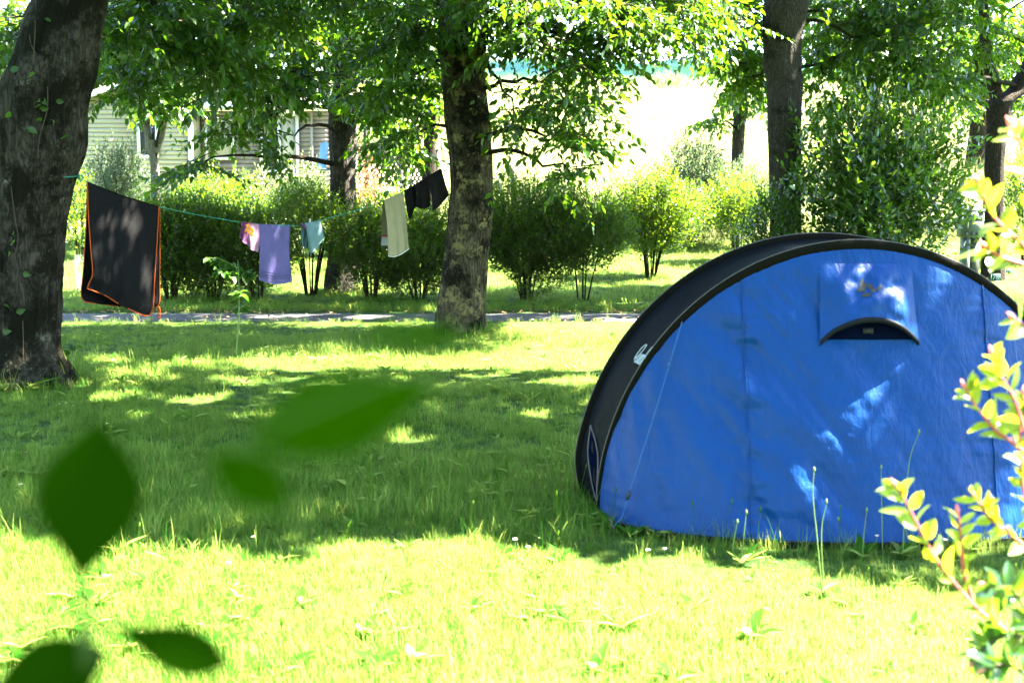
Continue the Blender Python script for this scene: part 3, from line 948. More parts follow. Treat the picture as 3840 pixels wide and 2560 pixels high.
def build_grass():
    r = np.random.default_rng(55)
    gm = M['grass']
    near = make_collection('near_tufts',
                           [tuft('t%d' % i, 200 + i, 76, 0.085, 0.02, 0.055, 0.0026, 0.95, gm) for i in range(5)] +
                           [tuft('t%d' % (5 + i), 220 + i, 40, 0.07, 0.03, 0.085, 0.0028, 0.9, gm) for i in range(3)] +
                           [tuft('t8', 240, 14, 0.05, 0.04, 0.08, 0.004, 0.9, gm, rosette), tuft('t9', 241, 16, 0.05, 0.06, 0.16, 0.003, 0.8, gm, stalks),
                            tuft('u0', 243, 12, 0.05, 0.03, 0.07, 0.004, 0.9, gm, rosette), tuft('u1', 244, 10, 0.03, 0.08, 0.20, 0.0032, 0.75, gm)])
    pts, idx, scl = [], [], []
    def put(n, y0, y1, xmul, mode):
        y = np.sqrt(r.uniform(y0 ** 2, y1 ** 2, n))
        x = r.uniform(-1, 1, n) * (y * 0.425 + 0.35) * xmul
        keep = (y < ROAD0 - 0.02 + 0.05 * np.sin(x * 7)) | (y > ROAD1 + 0.02 + 0.05 * np.sin(x * 5))
        keep &= ((x - TENT_C[0]) / (TENT_A + 0.01)) ** 2 + ((y - TENT_C[1] + .03) / 0.68) ** 2 > 1
        for tx, ty, tr in ((-3.8, 9.9, 0.38), (-0.55, 13.5, 0.27), (-2.46, 18.4, 0.26), (3.85, 18, 0.28), (7.6, 20.2, 0.2)):
            keep &= (x - tx) ** 2 + (y - ty) ** 2 > tr ** 2
        x, y = x[keep], y[keep]
        z = terrain(y)
        pn = np.array([mnoise.noise(Vector((a * 1.1, b * 1.1, 3.3))) for a, b in zip(x, y)])
        pts.append(np.stack([x, y, z - 0.004], 1))
        k = len(x)
        if mode == 'near':
            pr = np.array([.13, .13, .13, .12, .12, .10, .10, .10, .014, .02, .014, .03])
            ii = r.choice(12, k, p=pr / pr.sum())
            p2 = np.array([mnoise.noise(Vector((a * 0.55 + 9, b * 0.8, 7.7))) for a, b in zip(x, y)])
            long_ = (p2 > 0.22) & (r.random(k) < 0.22)
            ii = np.where(long_, r.choice([5, 6, 7, 11], k), ii)
            s = r.uniform(0.75, 1.25, k) * (1 + 0.5 * pn) * np.where(p2 < -0.15, 0.7, 0.92) * np.where(y > 13.6, 0.6, 1.0)
            s = np.where((np.abs(x - TENT_C[0]) < 1.25) & (y > 4.85) & (y < 5.9), s * 0.6, s)
        else:
            ii = r.choice(8, k)
            s = r.uniform(1.0, 1.7, k) * (1 + 0.4 * pn)
        idx.append(ii); scl.append(np.maximum(s, 0.35))
    put(10500, 3.2, 7.2, 1.0, 'near')
    put(15000, 7.2, 14.6, 1.0, 'near')
    put(9000, 16.0, 26.0, 1.0, 'far')
    # longer grass: under the tent's edge, round the trunks, along the sunny border
    def clump(cx, cy_, sx, sy, n, smin, smax, ids):
        x = r.normal(cx, sx, n); y = r.normal(cy_, sy, n)
        keep = ((x - TENT_C[0]) / TENT_A) ** 2 + ((y - TENT_C[1] + .03) / 0.70) ** 2 > 1
        keep &= (y < ROAD0) | (y > ROAD1)
        x, y = x[keep], y[keep]
        pts.append(np.stack([x, y, terrain(y)], 1)); idx.append(r.choice(ids, len(x))); scl.append(r.uniform(smin, smax, len(x)))
    for i in range(60):
        a = math.pi * (1 + i / 59)
        clump(TENT_C[0] + 1.18 * math.cos(a), TENT_C[1] + 0.76 * math.sin(a), 0.03, 0.04, 2, 0.5, 1.1, [5, 6, 7, 8, 9, 11])
    for px in range(300, 3900, 60):
        py = 1985 + 40 * math.sin(px / 300) + (70 if px > 2300 else 0)
        g = G(px, py)
        clump(g[0], g[1], 0.08, 0.12, 4 if px < 2250 else 2, 0.7, 1.5 if px < 2250 else 1.0, [5, 6, 7, 9, 11])
    for (tx, ty, tr) in ((-3.8, 9.9, 0.40), (-0.55, 13.5, 0.30), (-2.46, 18.4, 0.3)):
        for i in range(26):
            a = 2 * math.pi * i / 26
            clump(tx + tr * math.cos(a), ty + tr * math.sin(a), 0.05, 0.05, 3, 1.0, 1.9, [5, 6, 7, 8, 11])
    for x in np.arange(-6.5, 6.5, 0.16):
        clump(x, ROAD0 - 0.10, 0.06, 0.05, 2, 0.5, 1.0, [5, 6, 7, 9])
        clump(x, ROAD1 + 0.12, 0.06, 0.06, 3, 0.9, 1.6, [5, 6, 7, 9, 11])
    pts_, idx_, scl_ = np.concatenate(pts), np.concatenate(idx), np.concatenate(scl)
    rot = np.stack([r.normal(0, .08, len(pts_)), r.normal(0, .08, len(pts_)), r.uniform(0, 6.28, len(pts_))], 1)
    scatter('lawn_grass', pts_, idx_, scl_, rot, near, 'short uneven lawn grass with weeds around the tent and trees', 'grass')
    # meadow on the hill
    fm = M['field']
    fld = make_collection('field_tufts', [tuft('f%d' % i, 300 + i, 40, 0.35, 0.25, 0.75, 0.012, 0.7, fm) for i in range(4)])
    n = 9000
    y = 25 + (60.5 - 25) * r.random(n) ** 1.2
    x = r.uniform(-1, 1, n) * (y * 0.43 + 1)
    keep = ~((x > -10) & (x < -1.4) & (y < 36))
    x, y = x[keep], y[keep]
    pp = np.stack([x, y, terrain(y)], 1)
    rot = np.stack([r.normal(0, .08, len(x)), r.normal(0, .08, len(x)), r.uniform(0, 6.28, len(x))], 1)
    scatter('meadow_grass', pp, r.choice(4, len(x)), r.uniform(0.7, 1.3, len(x)), rot, fld, 'tall pale meadow grass on the sunlit hillside', 'grass')


build_grass()


def build_daisies():
    r = np.random.default_rng(81)
    white = plain_mat('petal_white', (0.8, 0.8, 0.78), 0.6, 0.2, 0.05)
    yellow = plain_mat('daisy_yellow', (0.7, 0.45, 0.03), 0.7, 0.2, 0.1)
    ms = MB(); tube(ms, [(0, 0, 0), (0.004, 0, 0.03), (0.006, 0.002, 0.065)], 0.0012, 4, cap=False); ms = ms.mesh('stalk')
    mp = MB()
    n = 12
    an = np.arange(n) * 2 * math.pi / n
    d = np.stack([np.cos(an), np.sin(an), np.full(n, 0.12)], 1)
    leaves(mp, r, np.tile([0.006, 0.002, 0.066], (n, 1)), d, np.tile([0, 0, 1.0], (n, 1)), 0.012, 0.006, 0.1)
    mp = mp.mesh('petals')
    mc = MB(); tube(mc, [(0.006, 0.002, 0.064), (0.006, 0.002, 0.068), (0.006, 0.002, 0.070)], [0.004, 0.004, 0.0015], 8); mc = mc.mesh('flower_centre')
    spots = [(225, 1548), (248, 1548), (278, 1547), (88, 1877), (70, 1490), (170, 1520), (640, 1400), (960, 2075), (2015, 2060), (1930, 2085),
             (1980, 2105), (420, 1640), (405, 1630), (300, 1240), (330, 1260), (390, 1290), (590, 1250), (620, 1270), (700, 1260), (260, 1230), (1230, 1262), (1730, 1440), (2430, 2110),
             (2490, 2115), (3265, 2005), (3280, 2075), (3540, 2075), (3585, 2080), (530, 2440), (850, 2175)]
    for i, (px, py) in enumerate(spots):
        g = G(px, py)
        side = 'tent' if px > 1900 and py > 1900 else ('road' if py < 1300 else ('mossy' if px < 700 and py < 1700 else 'sun'))
        lab = {'tent': 'small white daisy in the grass before the blue tent', 'road': 'small white daisy in the shade near the road',
               'mossy': 'small white daisy in the shaded lawn near the mossy trunk', 'sun': 'small white daisy in the open sunny lawn'}[side]
        grp = {'tent': 'daisies before the tent', 'road': 'daisies near the road', 'mossy': 'daisies near the mossy trunk', 'sun': 'daisies in the open lawn'}[side]
        e = empty('daisy', (g[0], g[1], 0), lab, 'flower', grp)
        e.rotation_euler = (r.normal(0, .1), r.normal(0, .1), r.uniform(0, 6.28))
        s = r.uniform(0.65, 0.95); e.scale = (s, s, s * r.uniform(1.0, 1.5))
        for nm, me, mt in (('stalk', ms, M['stem_green']), ('petals', mp, white), ('flower_centre', mc, yellow)):
            o = bpy.data.objects.new(nm, me); COL.objects.link(o); o.parent = e
            if not me.materials: me.materials.append(mt)


build_daisies()


# ------------------------------------------------------------------ hedge shrubs
def shrub(name, label, px, base_y, Y, top_py, half_w_px, leaf, n, ll=0.045, lw=0.022, low=0.30, group=None, seed=0, stems=8, depth=0.5, cat='shrub', droop=-0.15, rich=False,
          flare=0.5, sprL=0.26, k=8, shell=0.45, ground=None, bark='bark_dark', tip=0.0):
    """foot at (px, base_y); crown reaches up to top_py and half_w_px to either side"""
    r = np.random.default_rng(500 + seed)
    gz = float(terrain(Y)) if ground is None else ground
    foot = P(px, base_y, Y); foot[2] = gz
    top = P(px, top_py, Y)[2]
    hw = half_w_px * Y / FP
    H = top - gz
    root = empty(name, foot, label, cat, group)
    zc = gz + H * (low + (1 - low) / 2)
    rz = H * (1 - low) / 2
    stems = max(3, stems + int(r.integers(-3, 4)))
    for i in range(stems):
        an = 2 * math.pi * i / stems + r.normal(0, .25)
        rr = r.uniform(0.3, 0.85)
        e = np.array([foot[0] + math.cos(an) * hw * rr * flare * 1.5, foot[1] + math.sin(an) * depth * rr, gz + H * r.uniform(0.6, 0.85)])
        b = foot + np.array([math.cos(an) * 0.06, math.sin(an) * 0.06, -0.05])
        mid = b * 0.6 + e * 0.4 + np.array([0, 0, 0.1 * H])
        mb = MB()
        tube(mb, smooth_path([b, mid, e], 8), np.linspace(0.017, 0.005, 8) * r.uniform(0.6, 1.3), 6)
        mb.build('stem', M[bark], root, True)
    mb = MB()
    pts, d = ellipsoid_points(r, n, (foot[0], foot[1], zc), (hw, depth, rz), shell)
    # uneven outline: push by low-frequency noise
    pn = np.array([mnoise.noise(Vector((p[0] * 2.2 + seed, p[1] * 2.2, p[2] * 2.2))) for p in pts])
    pts = pts + d * (pn * 0.42 * min(hw, rz * 1.2))[:, None]
    fz = np.clip((pts[:, 2] - gz) / H, 0, 1)
    sq = 0.55 + 0.45 * np.clip(fz / 0.45, 0, 1)
    pts[:, 0] = foot[0] + (pts[:, 0] - foot[0]) * sq
    pts = pts[(pn > -0.42)]; d = d[(pn > -0.42)]
    out = nrm(d * np.array([0.6, 0.6, 0.35]) + r.normal(0, .35, d.shape) + np.array([0, 0, 0.75]))
    sprays(mb, r, pts, out, sprL, k, ll, lw, droop=droop, leaf_droop=0.05, spread=0.9, twig_r=0.0025, rich=rich)
    if tip:
        m_ = int(n * 0.06)
        tp, td = ellipsoid_points(r, m_, (foot[0], foot[1], zc), (hw * .9, depth, rz * 0.9), 0.3)
        tp = tp[td[:, 2] > 0.2]
        sprays(mb, r, tp, np.array([0, 0, 1.0]) + r.normal(0, .18, tp.shape), tip, 14, ll, lw, droop=0.0, leaf_droop=-0.2, spread=0.7, twig_r=0.003)
    mb.build('foliage', [M[leaf], M['twig']], root)
    return root


HG = 'clipped shrubs of the hedge beyond the road'
HY = 17.6
shrub('hedge_shrub', 'dark hedge shrub half hidden behind the black blanket', 640, 1120, HY, 770, 200, 'leaf_hedge', 2500, seed=1, group=HG, low=0.03, tip=0.3)
shrub('hedge_shrub', 'dark dense hedge shrub between blanket and pink swimsuit', 800, 1125, HY, 785, 200, 'leaf_hedge', 2500, seed=2, group=HG, low=0.03, tip=0.3)
shrub('hedge_shrub', 'dark hedge shrub right behind the purple towel', 965, 1130, HY, 800, 140, 'leaf_hedge', 1625, seed=3, group=HG, low=0.03, tip=0.25)
shrub('hedge_shrub', 'leggy shrub with bare fanned stems under the grey shorts', 1165, 1100, 18.2, 720, 120, 'leaf_hedge', 775, seed=4, group=HG, low=0.50, stems=11, flare=0.75, tip=0.25)
shrub('hedge_shrub', 'leafy hedge shrub against the ridged grey trunk', 1395, 1115, HY, 790, 150, 'leaf_hedge', 1875, seed=5, group=HG, low=0.03, tip=0.3)
shrub('hedge_shrub', 'hedge shrub behind the beige towel and black trousers', 1570, 1125, HY, 800, 190, 'leaf_hedge', 2375, seed=6, group=HG, low=0.03, tip=0.3)
shrub('hedge_shrub', 'broad vase shaped hedge shrub just past the lichen trunk', 1975, 1135, HY, 700, 235, 'leaf_hedge', 3625, seed=7, group=HG, low=0.03, tip=0.35)
shrub('hedge_shrub', 'looser hedge shrub on one slender stem in the middle of the hedge', 2185, 1135, 17.4, 745, 185, 'leaf_hedge', 1875, seed=8, group=HG, low=0.24, stems=4, flare=0.4, tip=0.3)
shrub('hedge_shrub', 'round fresh topped shrub standing apart near the tent roof', 2440, 1065, 20.6, 680, 185, 'leaf_hedge', 2875, seed=9, group=HG, low=0.22, tip=0.35)
shrub('hedge_shrub', 'low shrub on a thin stem behind the dark tent hoop', 2770, 985, 22.5, 700, 150, 'leaf_hedge', 1500, seed=10, group=HG, low=0.3, tip=0.3)
shrub('hedge_shrub', 'small leafy shrub at the foot of the grey trunk', 2880, 1020, 17.4, 740, 100, 'leaf_laurel', 520, ll=0.055, lw=0.028, seed=11, group=HG, low=0.1)
shrub('hedge_shrub', 'pale lit shrub rising behind the hedge below the mobile home', 820, 860, 21.8, 660, 210, 'leaf_hedge', 1300, ll=0.055, lw=0.028, seed=12, group='garden shrubs by the mobile home', low=0.05, depth=0.8, tip=0.3)
shrub('hedge_shrub', 'light green shrub below the terrace lattice', 1500, 900, 21.6, 745, 130, 'leaf_hedge', 850, ll=0.055, lw=0.028, seed=13, group='garden shrubs by the mobile home', low=0.05, depth=0.6, tip=0.3)
shrub('laurel_bush', 'tall glossy bush with sunlit leaves behind the tent roof', 3280, 1080, 17.4, 400, 310, 'leaf_laurel', 1650, ll=0.10, lw=0.045, seed=14, low=0.06, depth=1.1, stems=14, tip=0.45, sprL=0.34, rich=True, shell=0.55, flare=0.6)
shrub('willow_bush', 'dark feathery bush at the edge of the bright field', 2600, 860, 24.6, 540, 130, 'leaf_grey', 1500, ll=0.07, lw=0.022, seed=15, low=0.02, depth=0.9, group='bushes before the field', tip=0.45)
shrub('willow_bush', 'second feathery bush touching the slim field trunk', 2760, 850, 24.2, 600, 90, 'leaf_grey', 800, ll=0.07, lw=0.022, seed=16, low=0.02, depth=0.7, group='bushes before the field', tip=0.4)
shrub('arching_bush', 'tall feathery bush growing against the cream siding', 440, 860, 24.8, 560, 110, 'leaf_grey', 1000, ll=0.07, lw=0.025, seed=17, low=0.02, depth=0.6, group='garden shrubs by the mobile home', tip=0.6)
shrub('flowering_bush', 'pale cream flowered bush glowing in the sun before the terrace', 1110, 860, 23.2, 640, 150, 'leaf_pale', 1300, ll=0.055, lw=0.032, seed=18, low=0.02, depth=0.7, group='garden shrubs by the mobile home')
shrub('photinia_bush', 'reddish leaved bush beside the terrace post', 1365, 860, 23.4, 625, 60, 'leaf_red', 420, ll=0.07, lw=0.03, seed=19, low=0.05, depth=0.5, group='garden shrubs by the mobile home')
shrub('leafy_bush', 'leafy bush tucked behind the mossy trunk', 300, 900, 23.0, 640, 60, 'leaf_hedge', 350, ll=0.06, lw=0.03, seed=20, low=0.02, depth=0.5, group='garden shrubs by the mobile home')
shrub('field_bush', 'small sunlit bush before the green hillside sheeting', 2510, 420, 57.0, 330, 36, 'leaf_pale', 300, ll=0.16, lw=0.08, seed=21, low=0.0, depth=0.6, group='bushes before the field', stems=3, sprL=0.5)
shrub('far_bush', 'dark leafy bush at the picture edge beyond the forked trunk', 3850, 900, 22.5, 560, 90, 'leaf_hedge', 700, ll=0.06, lw=0.03, seed=22, low=0.05, depth=0.6, group='bushes before the field')


# young sapling with broad leaves on the lawn, weed by the mossy trunk
def leafy_plant(name, label, px, py, Y, top_py, spread_px, n, ll, lw, seed, mat='leaf_ivy'):
    r = np.random.default_rng(seed)
    foot = P(px, py, Y); foot[2] = float(terrain(Y))
    top = P(px + 8, top_py, Y)
    root = empty(name, foot, label, 'plant')
    H = top[2] - foot[2]
    mb = MB()
    tube(mb, smooth_path([foot, (foot + top) / 2 + np.array([.02, 0, 0]), top], 10), np.linspace(0.008, 0.003, 10), 6)
    mb.build('stem', M['stem_green'], root, True)
    lm = MB()
    leaves(lm, r, np.zeros((1, 3)), np.array([[1.0, 0, 0]]), np.array([[0, 0, 1.0]]), ll, lw, 0, rich=True, a=np.array([0.5]))
    lm = lm.mesh('leaf')
    lm.materials.append(M[mat])
    hs = spread_px * Y / FP
    for i in range(6):
        z = foot[2] + H * r.uniform(0.35, 0.95)
        an = r.uniform(0, 6.28)
        e = np.array([foot[0] + math.cos(an) * hs * r.uniform(.5, 1), foot[1] + math.sin(an) * hs * .6, z + hs * .35])
        b = foot + (top - foot) * ((z - foot[2]) / H)
        mb = MB(); tube(mb, smooth_path([b, (b + e) / 2 + np.array([0, 0, .03]), e], 6), np.linspace(0.004, 0.002, 6), 4)
        mb.build('side_twig', M['stem_green'], root, True)
        for j in range(max(2, n // 6)):
            t = r.uniform(0.3, 1.0)
            p = b + (e - b) * t
            o = bpy.data.objects.new('leaf', lm); COL.objects.link(o); o.parent = root
            o.location = Vector(p - foot)
            o.rotation_euler = (r.normal(0, .4), r.uniform(-.2, .7), r.uniform(0, 6.28))
            s = r.uniform(.7, 1.25); o.scale = (s, s, s)
    return root


leafy_plant('sapling', 'thin young sapling with broad leaves alone on the lawn', 884, 1345, 11.4, 975, 115, 96, 0.10, 0.058, 61)
leafy_plant('weed', 'low leafy weed beside the root of the mossy trunk', 258, 1345, 10.8, 1275, 40, 18, 0.06, 0.035, 62)
leafy_plant('sapling', 'young sapling inside a clear plastic sleeve behind the blanket', 310, 1030, 18.6, 880, 16, 24, 0.07, 0.04, 63)
mb = MB()
c = P(310, 1030, 18.6); c[2] = 0
vv = []
for z in np.linspace(0.02, 0.62, 6):
    for k in range(14):
        an = 2 * math.pi * k / 14
        vv.append((c[0] + 0.11 * math.cos(an), c[1] + 0.11 * math.sin(an), z))
mb.add(vv, None, [(i * 14 + k, i * 14 + (k + 1) % 14, (i + 1) * 14 + (k + 1) % 14, (i + 1) * 14 + k) for i in range(5) for k in range(14)])
gm, nt, out = new_mat('clear_sleeve')
p_ = N(nt, 'ShaderNodeBsdfPrincipled', Roughness=0.25); p_.inputs['Base Color'].default_value = (0.8, 0.85, 0.85, 1); p_.inputs['Alpha'].default_value = 0.10
nt.links.new(p_.outputs[0], out.inputs[0])
tag(mb.build('tree_guard', gm, None, True), 'clear plastic tree guard round the small sapling behind the blanket', 'tree guard')

# ivy leaves creeping on the mossy trunk
r = np.random.default_rng(91)
ivy = empty('ivy', (ax1[0, 0], 9.9, 0), 'scattered ivy shoots climbing the big mossy trunk', 'ivy')
lm = MB()
leaves(lm, r, np.zeros((1, 3)), np.array([[1.0, 0, 0]]), np.array([[0, 0, 1.0]]), 0.07, 0.05, 0, rich=True, a=np.array([0.6]))
lm = lm.mesh('leaf'); lm.materials.append(M['leaf_ivy'])
for (px, py, n, sp) in ((170, 110, 4, 40), (60, 285, 5, 40), (145, 295, 3, 20), (190, 360, 9, 60), (150, 395, 8, 50), (230, 400, 8, 50), (60, 470, 3, 25), (190, 460, 7, 40),
                        (120, 480, 3, 25), (75, 925, 6, 40), (60, 880, 4, 35), (90, 1000, 5, 40), (30, 1120, 4, 30), (95, 1150, 5, 30), (40, 1210, 5, 40), (200, 1180, 5, 25), (245, 515, 2, 10),
                        (240, 1400, 8, 40), (60, 1440, 5, 40), (120, 1440, 5, 40)):
    for _ in range((n + 2) // 4):
        qx, qy = px + r.normal(0, sp * .6), py + r.normal(0, sp * .6)
        z = P(qx, qy, 9.7)[2]
        a = axis_at(ax1, z); rad = np.interp(z, ax1[:, 2], ax1[:, 3])
        x = P(qx, qy, 9.7)[0]
        dx = np.clip((x - a[0]) / rad, -.97, .97)
        y = a[1] - rad * math.sqrt(1 - dx * dx) - 0.03
        o = bpy.data.objects.new('leaf', lm); COL.objects.link(o); o.parent = ivy
        o.location = Vector((x, y, z)) - ivy.location
        o.rotation_euler = (R(r.uniform(20, 110)), r.uniform(-.4, .6), r.uniform(-2.2, 0.6))
        s = r.uniform(.6, 1.25); o.scale = (s, s, s)
for pts in ([(140, 0), (150, 120), (148, 250)], [(200, 330), (195, 420), (170, 520), (160, 600)], [(55, 700), (70, 820), (82, 900), (60, 980)], [(98, 1200), (100, 1270), (103, 1330)], [(110, 80), (135, 170), (158, 210)]):
    mb = MB(); q = []
    for px, py in pts:
        z = P(px, py, 9.7)[2]; a = axis_at(ax1, z); rad = np.interp(z, ax1[:, 2], ax1[:, 3]); x = P(px, py, 9.7)[0]
        dx = np.clip((x - a[0]) / rad, -.97, .97)
        q.append((x, a[1] - rad * math.sqrt(1 - dx * dx) - 0.012, z))
    tube(mb, smooth_path(q, 14), 0.004, 5); mb.build('vine_stem', M['twig'], ivy, True)


# ------------------------------------------------------------------ the tent
def fabric_mat(name, col, rough=0.42, spec=0.45, bump=0.35, bscale=14.0, trans=0.12, sheen=0.3):
    m, nt, out = new_mat(name)
    tc = N(nt, 'ShaderNodeTexCoord')
    mp = N(nt, 'ShaderNodeMapping')
    mp.inputs['Rotation'].default_value = (0, R(35), 0)
    mp.inputs['Scale'].default_value = (1.0, 1.0, 0.35)
    nt.links.new(tc.outputs['Object'], mp.inputs[0])
    n1 = N(nt, 'ShaderNodeTexNoise', Scale=bscale, Detail=5.0, Roughness=0.6, Distortion=0.8)
    nt.links.new(mp.outputs[0], n1.inputs['Vector'])
    n2 = N(nt, 'ShaderNodeTexNoise', Scale=420.0, Detail=2.0)
    nt.links.new(tc.outputs['Object'], n2.inputs['Vector'])
    r = ramp(nt, [(0.2, tuple(c * 0.9 for c in col)), (0.8, tuple(c * 1.08 for c in col))], n1.outputs[0])
    p = N(nt, 'ShaderNodeBsdfPrincipled', Roughness=rough)
    p.inputs['Specular IOR Level'].default_value = spec
    p.inputs['Sheen Weight'].default_value = sheen
    nt.links.new(r.outputs[0], p.inputs['Base Color'])
    n3 = N(nt, 'ShaderNodeTexNoise', Scale=bscale * 3.2, Detail=4.0, Roughness=0.55, Distortion=1.2)
    nt.links.new(mp.outputs[0], n3.inputs['Vector'])
    b0 = N(nt, 'ShaderNodeBump', Strength=bump * 0.8, Distance=0.005)
    nt.links.new(n3.outputs[0], b0.inputs['Height'])
    b = N(nt, 'ShaderNodeBump', Strength=bump, Distance=0.012)
    nt.links.new(n1.outputs[0], b.inputs['Height'])
    nt.links.new(b0.outputs[0], b.inputs['Normal'])
    b2 = N(nt, 'ShaderNodeBump', Strength=0.08, Distance=0.002)
    nt.links.new(n2.outputs[0], b2.inputs['Height']); nt.links.new(b.outputs[0], b2.inputs['Normal'])
    nt.links.new(b2.outputs[0], p.inputs['Normal'])
    t = N(nt, 'ShaderNodeBsdfTranslucent')
    nt.links.new(r.outputs[0], t.inputs[0])
    mx = N(nt, 'ShaderNodeMixShader'); mx.inputs[0].default_value = trans
    nt.links.new(p.outputs[0], mx.inputs[1]); nt.links.new(t.outputs[0], mx.inputs[2])
    nt.links.new(mx.outputs[0], out.inputs[0])
    return m


M['tent_blue'] = fabric_mat('tent_blue', (0.0009, 0.0325, 0.142), 0.42, 0.13, 0.8, 12.0, 0.05, 0.0)
M['tent_dark'] = fabric_mat('tent_dark', (0.0026, 0.0036, 0.0055), 0.6, 0.03, 0.3, 9.0, 0.0, 0.0)
M['tent_sleeve'] = fabric_mat('tent_sleeve', (0.0046, 0.0046, 0.003), 0.8, 0.02, 0.5, 30.0, 0.0, 0.0)
M['tent_grey'] = fabric_mat('tent_grey', (0.0055, 0.0065, 0.0085), 0.6, 0.08, 0.15, 20.0, 0.0, 0.0)
M['tent_piping'] = plain_mat('tent_piping', (0.06, 0.055, 0.05), 0.6, 0.3)
M['tent_mesh_shade'] = plain_mat('netting_and_shade', (0.0015, 0.003, 0.011), 0.95, 0.0)  # end netting, and the painted shade under the hood
M['black'] = plain_mat('black_plastic', (0.012, 0.012, 0.013), 0.6, 0.3)
M['groundsheet'] = plain_mat('groundsheet', (0.006, 0.006, 0.0065), 0.7, 0.1, 0.2, 20, 0.3, 20)
M['print_white'] = plain_mat('print_white', (0.30, 0.35, 0.37), 0.6, 0.2, 0.1)
M['print_olive'] = plain_mat('print_olive', (0.020, 0.021, 0.015), 0.6, 0.3, 0.4, 30)
M['cord_blue'] = plain_mat('cord_blue', (0.008, 0.07, 0.2), 0.6, 0.3)

CX, CYT = TENT_C
HN, HF = 1.245, 1.255


def hoop_near(th):
    s = math.sin(th)
    z = HN * s
    tuck = 0.012 * max(0.0, 1 - z / 0.24) ** 2
    return np.array([CX - (1.112 - tuck) * math.cos(th), CYT - 0.17 - 0.15 * s, z])


def hoop_far(th):
    s = math.sin(th)
    z = HF * s
    tuck = 0.07 * max(0.0, 1 - z / 0.26) ** 2
    return np.array([CX - 0.012 - (1.178 - tuck) * math.cos(th), CYT + 0.17 + 0.14 * s, z])


def floor_near(th):
    s = math.sin(th)
    return np.array([CX - 1.10 * math.cos(th), CYT - 0.16 - 0.535 * s ** 0.9, 0.022])


def floor_far(th):
    s = math.sin(th)
    return np.array([CX - 1.12 * math.cos(th), CYT + 0.12 + 0.5 * s, 0.02])


def side_pt(th, t, near=True):
    a, b = (floor_near(th), hoop_near(th)) if near else (floor_far(th), hoop_far(th))
    p = a + (b - a) * t
    s = math.sin(th)
    sgn = -1 if near else 1
    # the cloth hangs slightly inside the hoop and swells towards the foot
    p[1] += -sgn * 0.035 * math.sin(math.pi * min(1, t * 1.05)) * s * (t > 0.3) * (t - .3) + sgn * 0.02 * math.sin(math.pi * t) * s
    if near and 0.02 < t < 0.985:
        edge = min(1.0, t / 0.08, (1 - t) / 0.08)
        x, z = p[0], p[2]
        # diagonal tension folds, gathers beside the seams, long folds under the left of the hoop
        u = x * 0.80 + z * 0.6; v = -x * 0.6 + z * 0.80
        f1 = mnoise.noise(Vector((u * 9.0, v * 2.6, 0.3)))
        f2 = mnoise.noise(Vector((u * 26.0, v * 6.0, 4.3)))
        f3 = mnoise.noise(Vector((x * 7, z * 30.0, 9.1)))
        wl = math.exp(-((x - 1.05) / 0.35) ** 2) + 0.45 * math.exp(-((x - 1.7) / 0.4) ** 2) * (1 - t)
        gath = math.exp(-(abs(x - SEAM_L) / 0.07) ** 2) + math.exp(-(abs(x - SEAM_R) / 0.09) ** 2)
        lf = math.exp(-((x - 0.5) / 0.18) ** 2)
        f4 = math.sin((x + 0.10 * z) * 62.0) * lf
        d = 0.020 * f1 * (0.4 + wl) + 0.012 * f2 * wl * (1 + f1) + 0.009 * f3 * gath + 0.010 * f4 * t + 0.003 * f3
        p[1] += d * edge
    return p


SEAM_L, SEAM_R = CX - 0.50, CX + 0.545


def th_of(x, a=1.108):
    return math.acos(max(-1, min(1, (CX - x) / a)))


